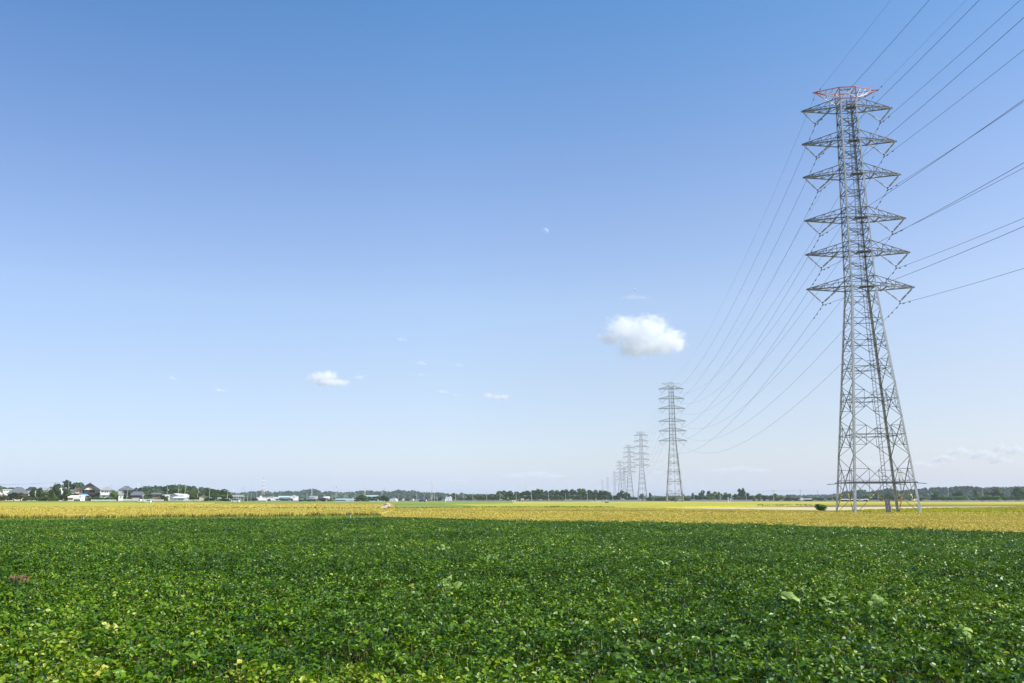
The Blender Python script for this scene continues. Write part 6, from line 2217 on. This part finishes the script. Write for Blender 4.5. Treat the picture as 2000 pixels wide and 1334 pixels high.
# ---------------------------------------------------------------- clouds
def cloud(label, x, y, wpx, hpx, D, lobes, dens, nscale=1.6, amp=1.1, depth=0.8, seed=0.0, bias=0.0, soft=1.0, group='small fair weather clouds'):
    """a volume of water droplets; lobes are (x, z, rx, rz) in the -1..1 frame of the cloud"""
    a, b_ = ray(x, y)
    px = D / (F_PX * CP + (y - 667) * SP)
    sx, sz = wpx * px / 2, hpx * px / 2
    sy = sx * depth
    import bmesh
    bm = bmesh.new()
    bmesh.ops.create_cube(bm, size=2.0)
    me = bpy.data.meshes.new('cloud')
    bm.to_mesh(me)
    bm.free()
    o = bpy.data.objects.new('cloud', me)
    COL.objects.link(o)
    o.location = (a * D, D, EYE + b_ * D)
    o.scale = (sx, sy, sz)
    o.rotation_euler = (0, 0, -math.atan2(a, 1))
    m = bpy.data.materials.new('cloud_droplets')
    m.use_nodes = True
    t = m.node_tree
    t.nodes.clear()
    N = t.nodes.new
    ou = N('ShaderNodeOutputMaterial')
    vol = N('ShaderNodeVolumePrincipled')
    vol.inputs['Color'].default_value = (0.999, 0.999, 0.999, 1)
    vol.inputs['Anisotropy'].default_value = 0.0
    tc = N('ShaderNodeTexCoord')
    asp = N('ShaderNodeVectorMath')
    asp.operation = 'MULTIPLY'
    asp.inputs[1].default_value = (sx / sz, sy / sz, 1.0)
    t.links.new(tc.outputs['Object'], asp.inputs[0])
    off = N('ShaderNodeVectorMath')
    off.operation = 'ADD'
    off.inputs[1].default_value = (seed, seed * 1.7, seed * .3)
    t.links.new(asp.outputs[0], off.inputs[0])
    nz = N('ShaderNodeTexNoise')
    nz.inputs['Scale'].default_value = nscale
    nz.inputs['Detail'].default_value = 7
    nz.inputs['Roughness'].default_value = 0.66
    t.links.new(off.outputs[0], nz.inputs['Vector'])
    prev = None
    for lx, lz, rx, rz in lobes:
        s = N('ShaderNodeVectorMath')
        s.operation = 'SUBTRACT'
        s.inputs[1].default_value = (lx, 0, lz)
        t.links.new(tc.outputs['Object'], s.inputs[0])
        dv = N('ShaderNodeVectorMath')
        dv.operation = 'DIVIDE'
        dv.inputs[1].default_value = (rx, max(rx, .5), rz)
        t.links.new(s.outputs[0], dv.inputs[0])
        ln = N('ShaderNodeVectorMath')
        ln.operation = 'LENGTH'
        t.links.new(dv.outputs[0], ln.inputs[0])
        if prev is None:
            prev = ln.outputs['Value']
        else:
            mn = N('ShaderNodeMath')
            mn.operation = 'SMOOTH_MIN'
            mn.inputs[2].default_value = 0.25
            t.links.new(prev, mn.inputs[0])
            t.links.new(ln.outputs['Value'], mn.inputs[1])
            prev = mn.outputs[0]
    # density = clamp((1 - dist + amp * (noise - 0.5) - bias) / soft) * dens
    na = N('ShaderNodeMath')
    na.operation = 'MULTIPLY_ADD'
    na.inputs[1].default_value = amp
    na.inputs[2].default_value = 1.0 - 0.5 * amp - bias
    t.links.new(nz.outputs['Fac'], na.inputs[0])
    sb = N('ShaderNodeMath')
    sb.operation = 'SUBTRACT'
    t.links.new(na.outputs[0], sb.inputs[0])
    t.links.new(prev, sb.inputs[1])
    mr = N('ShaderNodeMapRange')
    mr.interpolation_type = 'SMOOTHSTEP'
    mr.inputs[1].default_value = 0.0
    mr.inputs[2].default_value = soft
    mr.inputs[3].default_value = 0.0
    mr.inputs[4].default_value = dens
    t.links.new(sb.outputs[0], mr.inputs[0])
    t.links.new(mr.outputs[0], vol.inputs['Density'])
    t.links.new(vol.outputs[0], ou.inputs['Volume'])
    m.cycles.volume_step_rate = 0.2
    me.materials.append(m)
    tag(o, label, 'cloud', group)


cloud('big bright white cloud left of the second pylon, under the moon', 1256, 659, 188, 92, 5200,
      [(-.40, .34, .36, .66), (-.1, .1, .5, .6), (.14, .34, .40, .64), (.47, -.16, .40, .52), (-.2, -.46, .34, .42), (.2, -.46, .46, .36), (.70, -.33, .2, .28), (-.66, .04, .26, .28)], 0.012, 3.4, 3.0, .8, 3.1, -.12, .8)
cloud('thin wisp beside the upper right of the big cloud', 1322, 648, 34, 18, 5200, [(0, 0, .75, .6)], 0.014, 1.5, 1.2, .8, 9.2, .05, .7)
cloud('middle white cloud left of the picture centre', 643, 740, 108, 46, 6000,
      [(-.3, .05, .52, .55), (-.05, .25, .38, .5), (.32, -.3, .45, .32), (-.1, -.3, .6, .36)], 0.016, 3.0, 2.8, .8, 5.3, -.05, .8)
cloud('faint wisp right of the middle white cloud', 702, 737, 40, 18, 6000, [(0, 0, .8, .6)], 0.013, 1.3, 1.3, .8, 1.7, .12, .8)
cloud('small oblong white cloud between the middle cloud and the pylons', 969, 775, 62, 26, 7000,
      [(-.5, .1, .35, .6), (.1, -.1, .5, .5), (.55, -.05, .3, .5)], 0.016, 3.0, 2.6, .8, 7.7, -.05, .8)
for k, (x, y, wp, hp, dn, lab) in enumerate((
    (785, 663, 30, 16, .006, 'small faint cloud above the middle white cloud'),
    (337, 738, 26, 20, .010, 'small round cloud, upper one of the pair at the left'),
    (428, 762, 32, 16, .010, 'small slanted cloud, lower one of the pair at the left'),
    (822, 709, 34, 18, .006, 'faint cloud puff below the smallest one, left of centre'),
    (822, 732, 26, 16, .004, 'faintest puff under the left of centre cloud puff'),
    (897, 713, 32, 16, .004, 'faint puff right of the left of centre puffs'),
    (865, 765, 44, 18, .005, 'thin streaky cloud left of the small oblong cloud'),
    (893, 772, 36, 14, .004, 'faint low streak touching the thin streaky cloud'),
    (1240, 580, 90, 22, .0015, 'barely visible veil under the aeroplane'),
)):
    cloud(lab, x, y, wp, hp, 6500, [(-.1, 0, .7, .6), (.35, -.15, .5, .4)], dn * 2.6, 1.3, 1.2, .8, 2.3 * k + .6, .12, .8)
for k, (x, y, wp, hp, dn, lab) in enumerate((
    (1842, 896, 52, 26, .0035, 'pale low cloud at the right, first from the near pylon'),
    (1872, 882, 60, 28, .0028, 'pale low cloud above the first one at the right'),
    (1918, 888, 62, 34, .0030, 'broad pale low cloud in the middle of the right bank'),
    (1955, 876, 36, 38, .0035, 'upright pale puff in the right cloud bank'),
    (1985, 880, 50, 32, .0035, 'pale cloud cut by the right picture edge'),
    (1952, 900, 60, 24, .0030, 'flat pale cloud at the bottom of the right bank'),
    (1690, 905, 60, 26, .0022, 'pale low cloud seen through the near pylon, left one'),
    (1790, 908, 90, 26, .0018, 'pale low cloud just right of the near pylon'),
    (1440, 917, 150, 22, .0010, 'faint low cloud band between second and near pylon'),
    (1268, 922, 70, 26, .0012, 'faint low cloud behind the third pylon'),
    (1040, 928, 150, 26, .0012, 'faint low pinkish cloud band above the long wood'),
    (895, 937, 60, 20, .0010, 'faint low cloud above the slender mast'),
)):
    cloud(lab, x, y, wp, hp, 13000, [(-.4, -.1, .45, .5), (.1, .15, .5, .55), (.5, -.15, .4, .45)], dn * (2.7 if x > 1800 else 2.2), 2.2, 1.9, .6, 3.7 * k + .2, -.12, .8, 'low pale clouds near the horizon')

# ---------------------------------------------------------------- haze
hz = MB()
hz.box(-6600, 6600, -6600, 6600, -1.6, 88.0)
hm = bpy.data.materials.new('haze_air')
hm.use_nodes = True
t = hm.node_tree
t.nodes.clear()
ou = t.nodes.new('ShaderNodeOutputMaterial')
vp = t.nodes.new('ShaderNodeVolumePrincipled')
vp.inputs['Color'].default_value = (0.78, 0.89, 1.0, 1)
vp.inputs['Density'].default_value = 0.00010
vp.inputs['Anisotropy'].default_value = 0.0
t.links.new(vp.outputs[0], ou.inputs['Volume'])
tag(hz.build('haze', hm), kind='stuff')
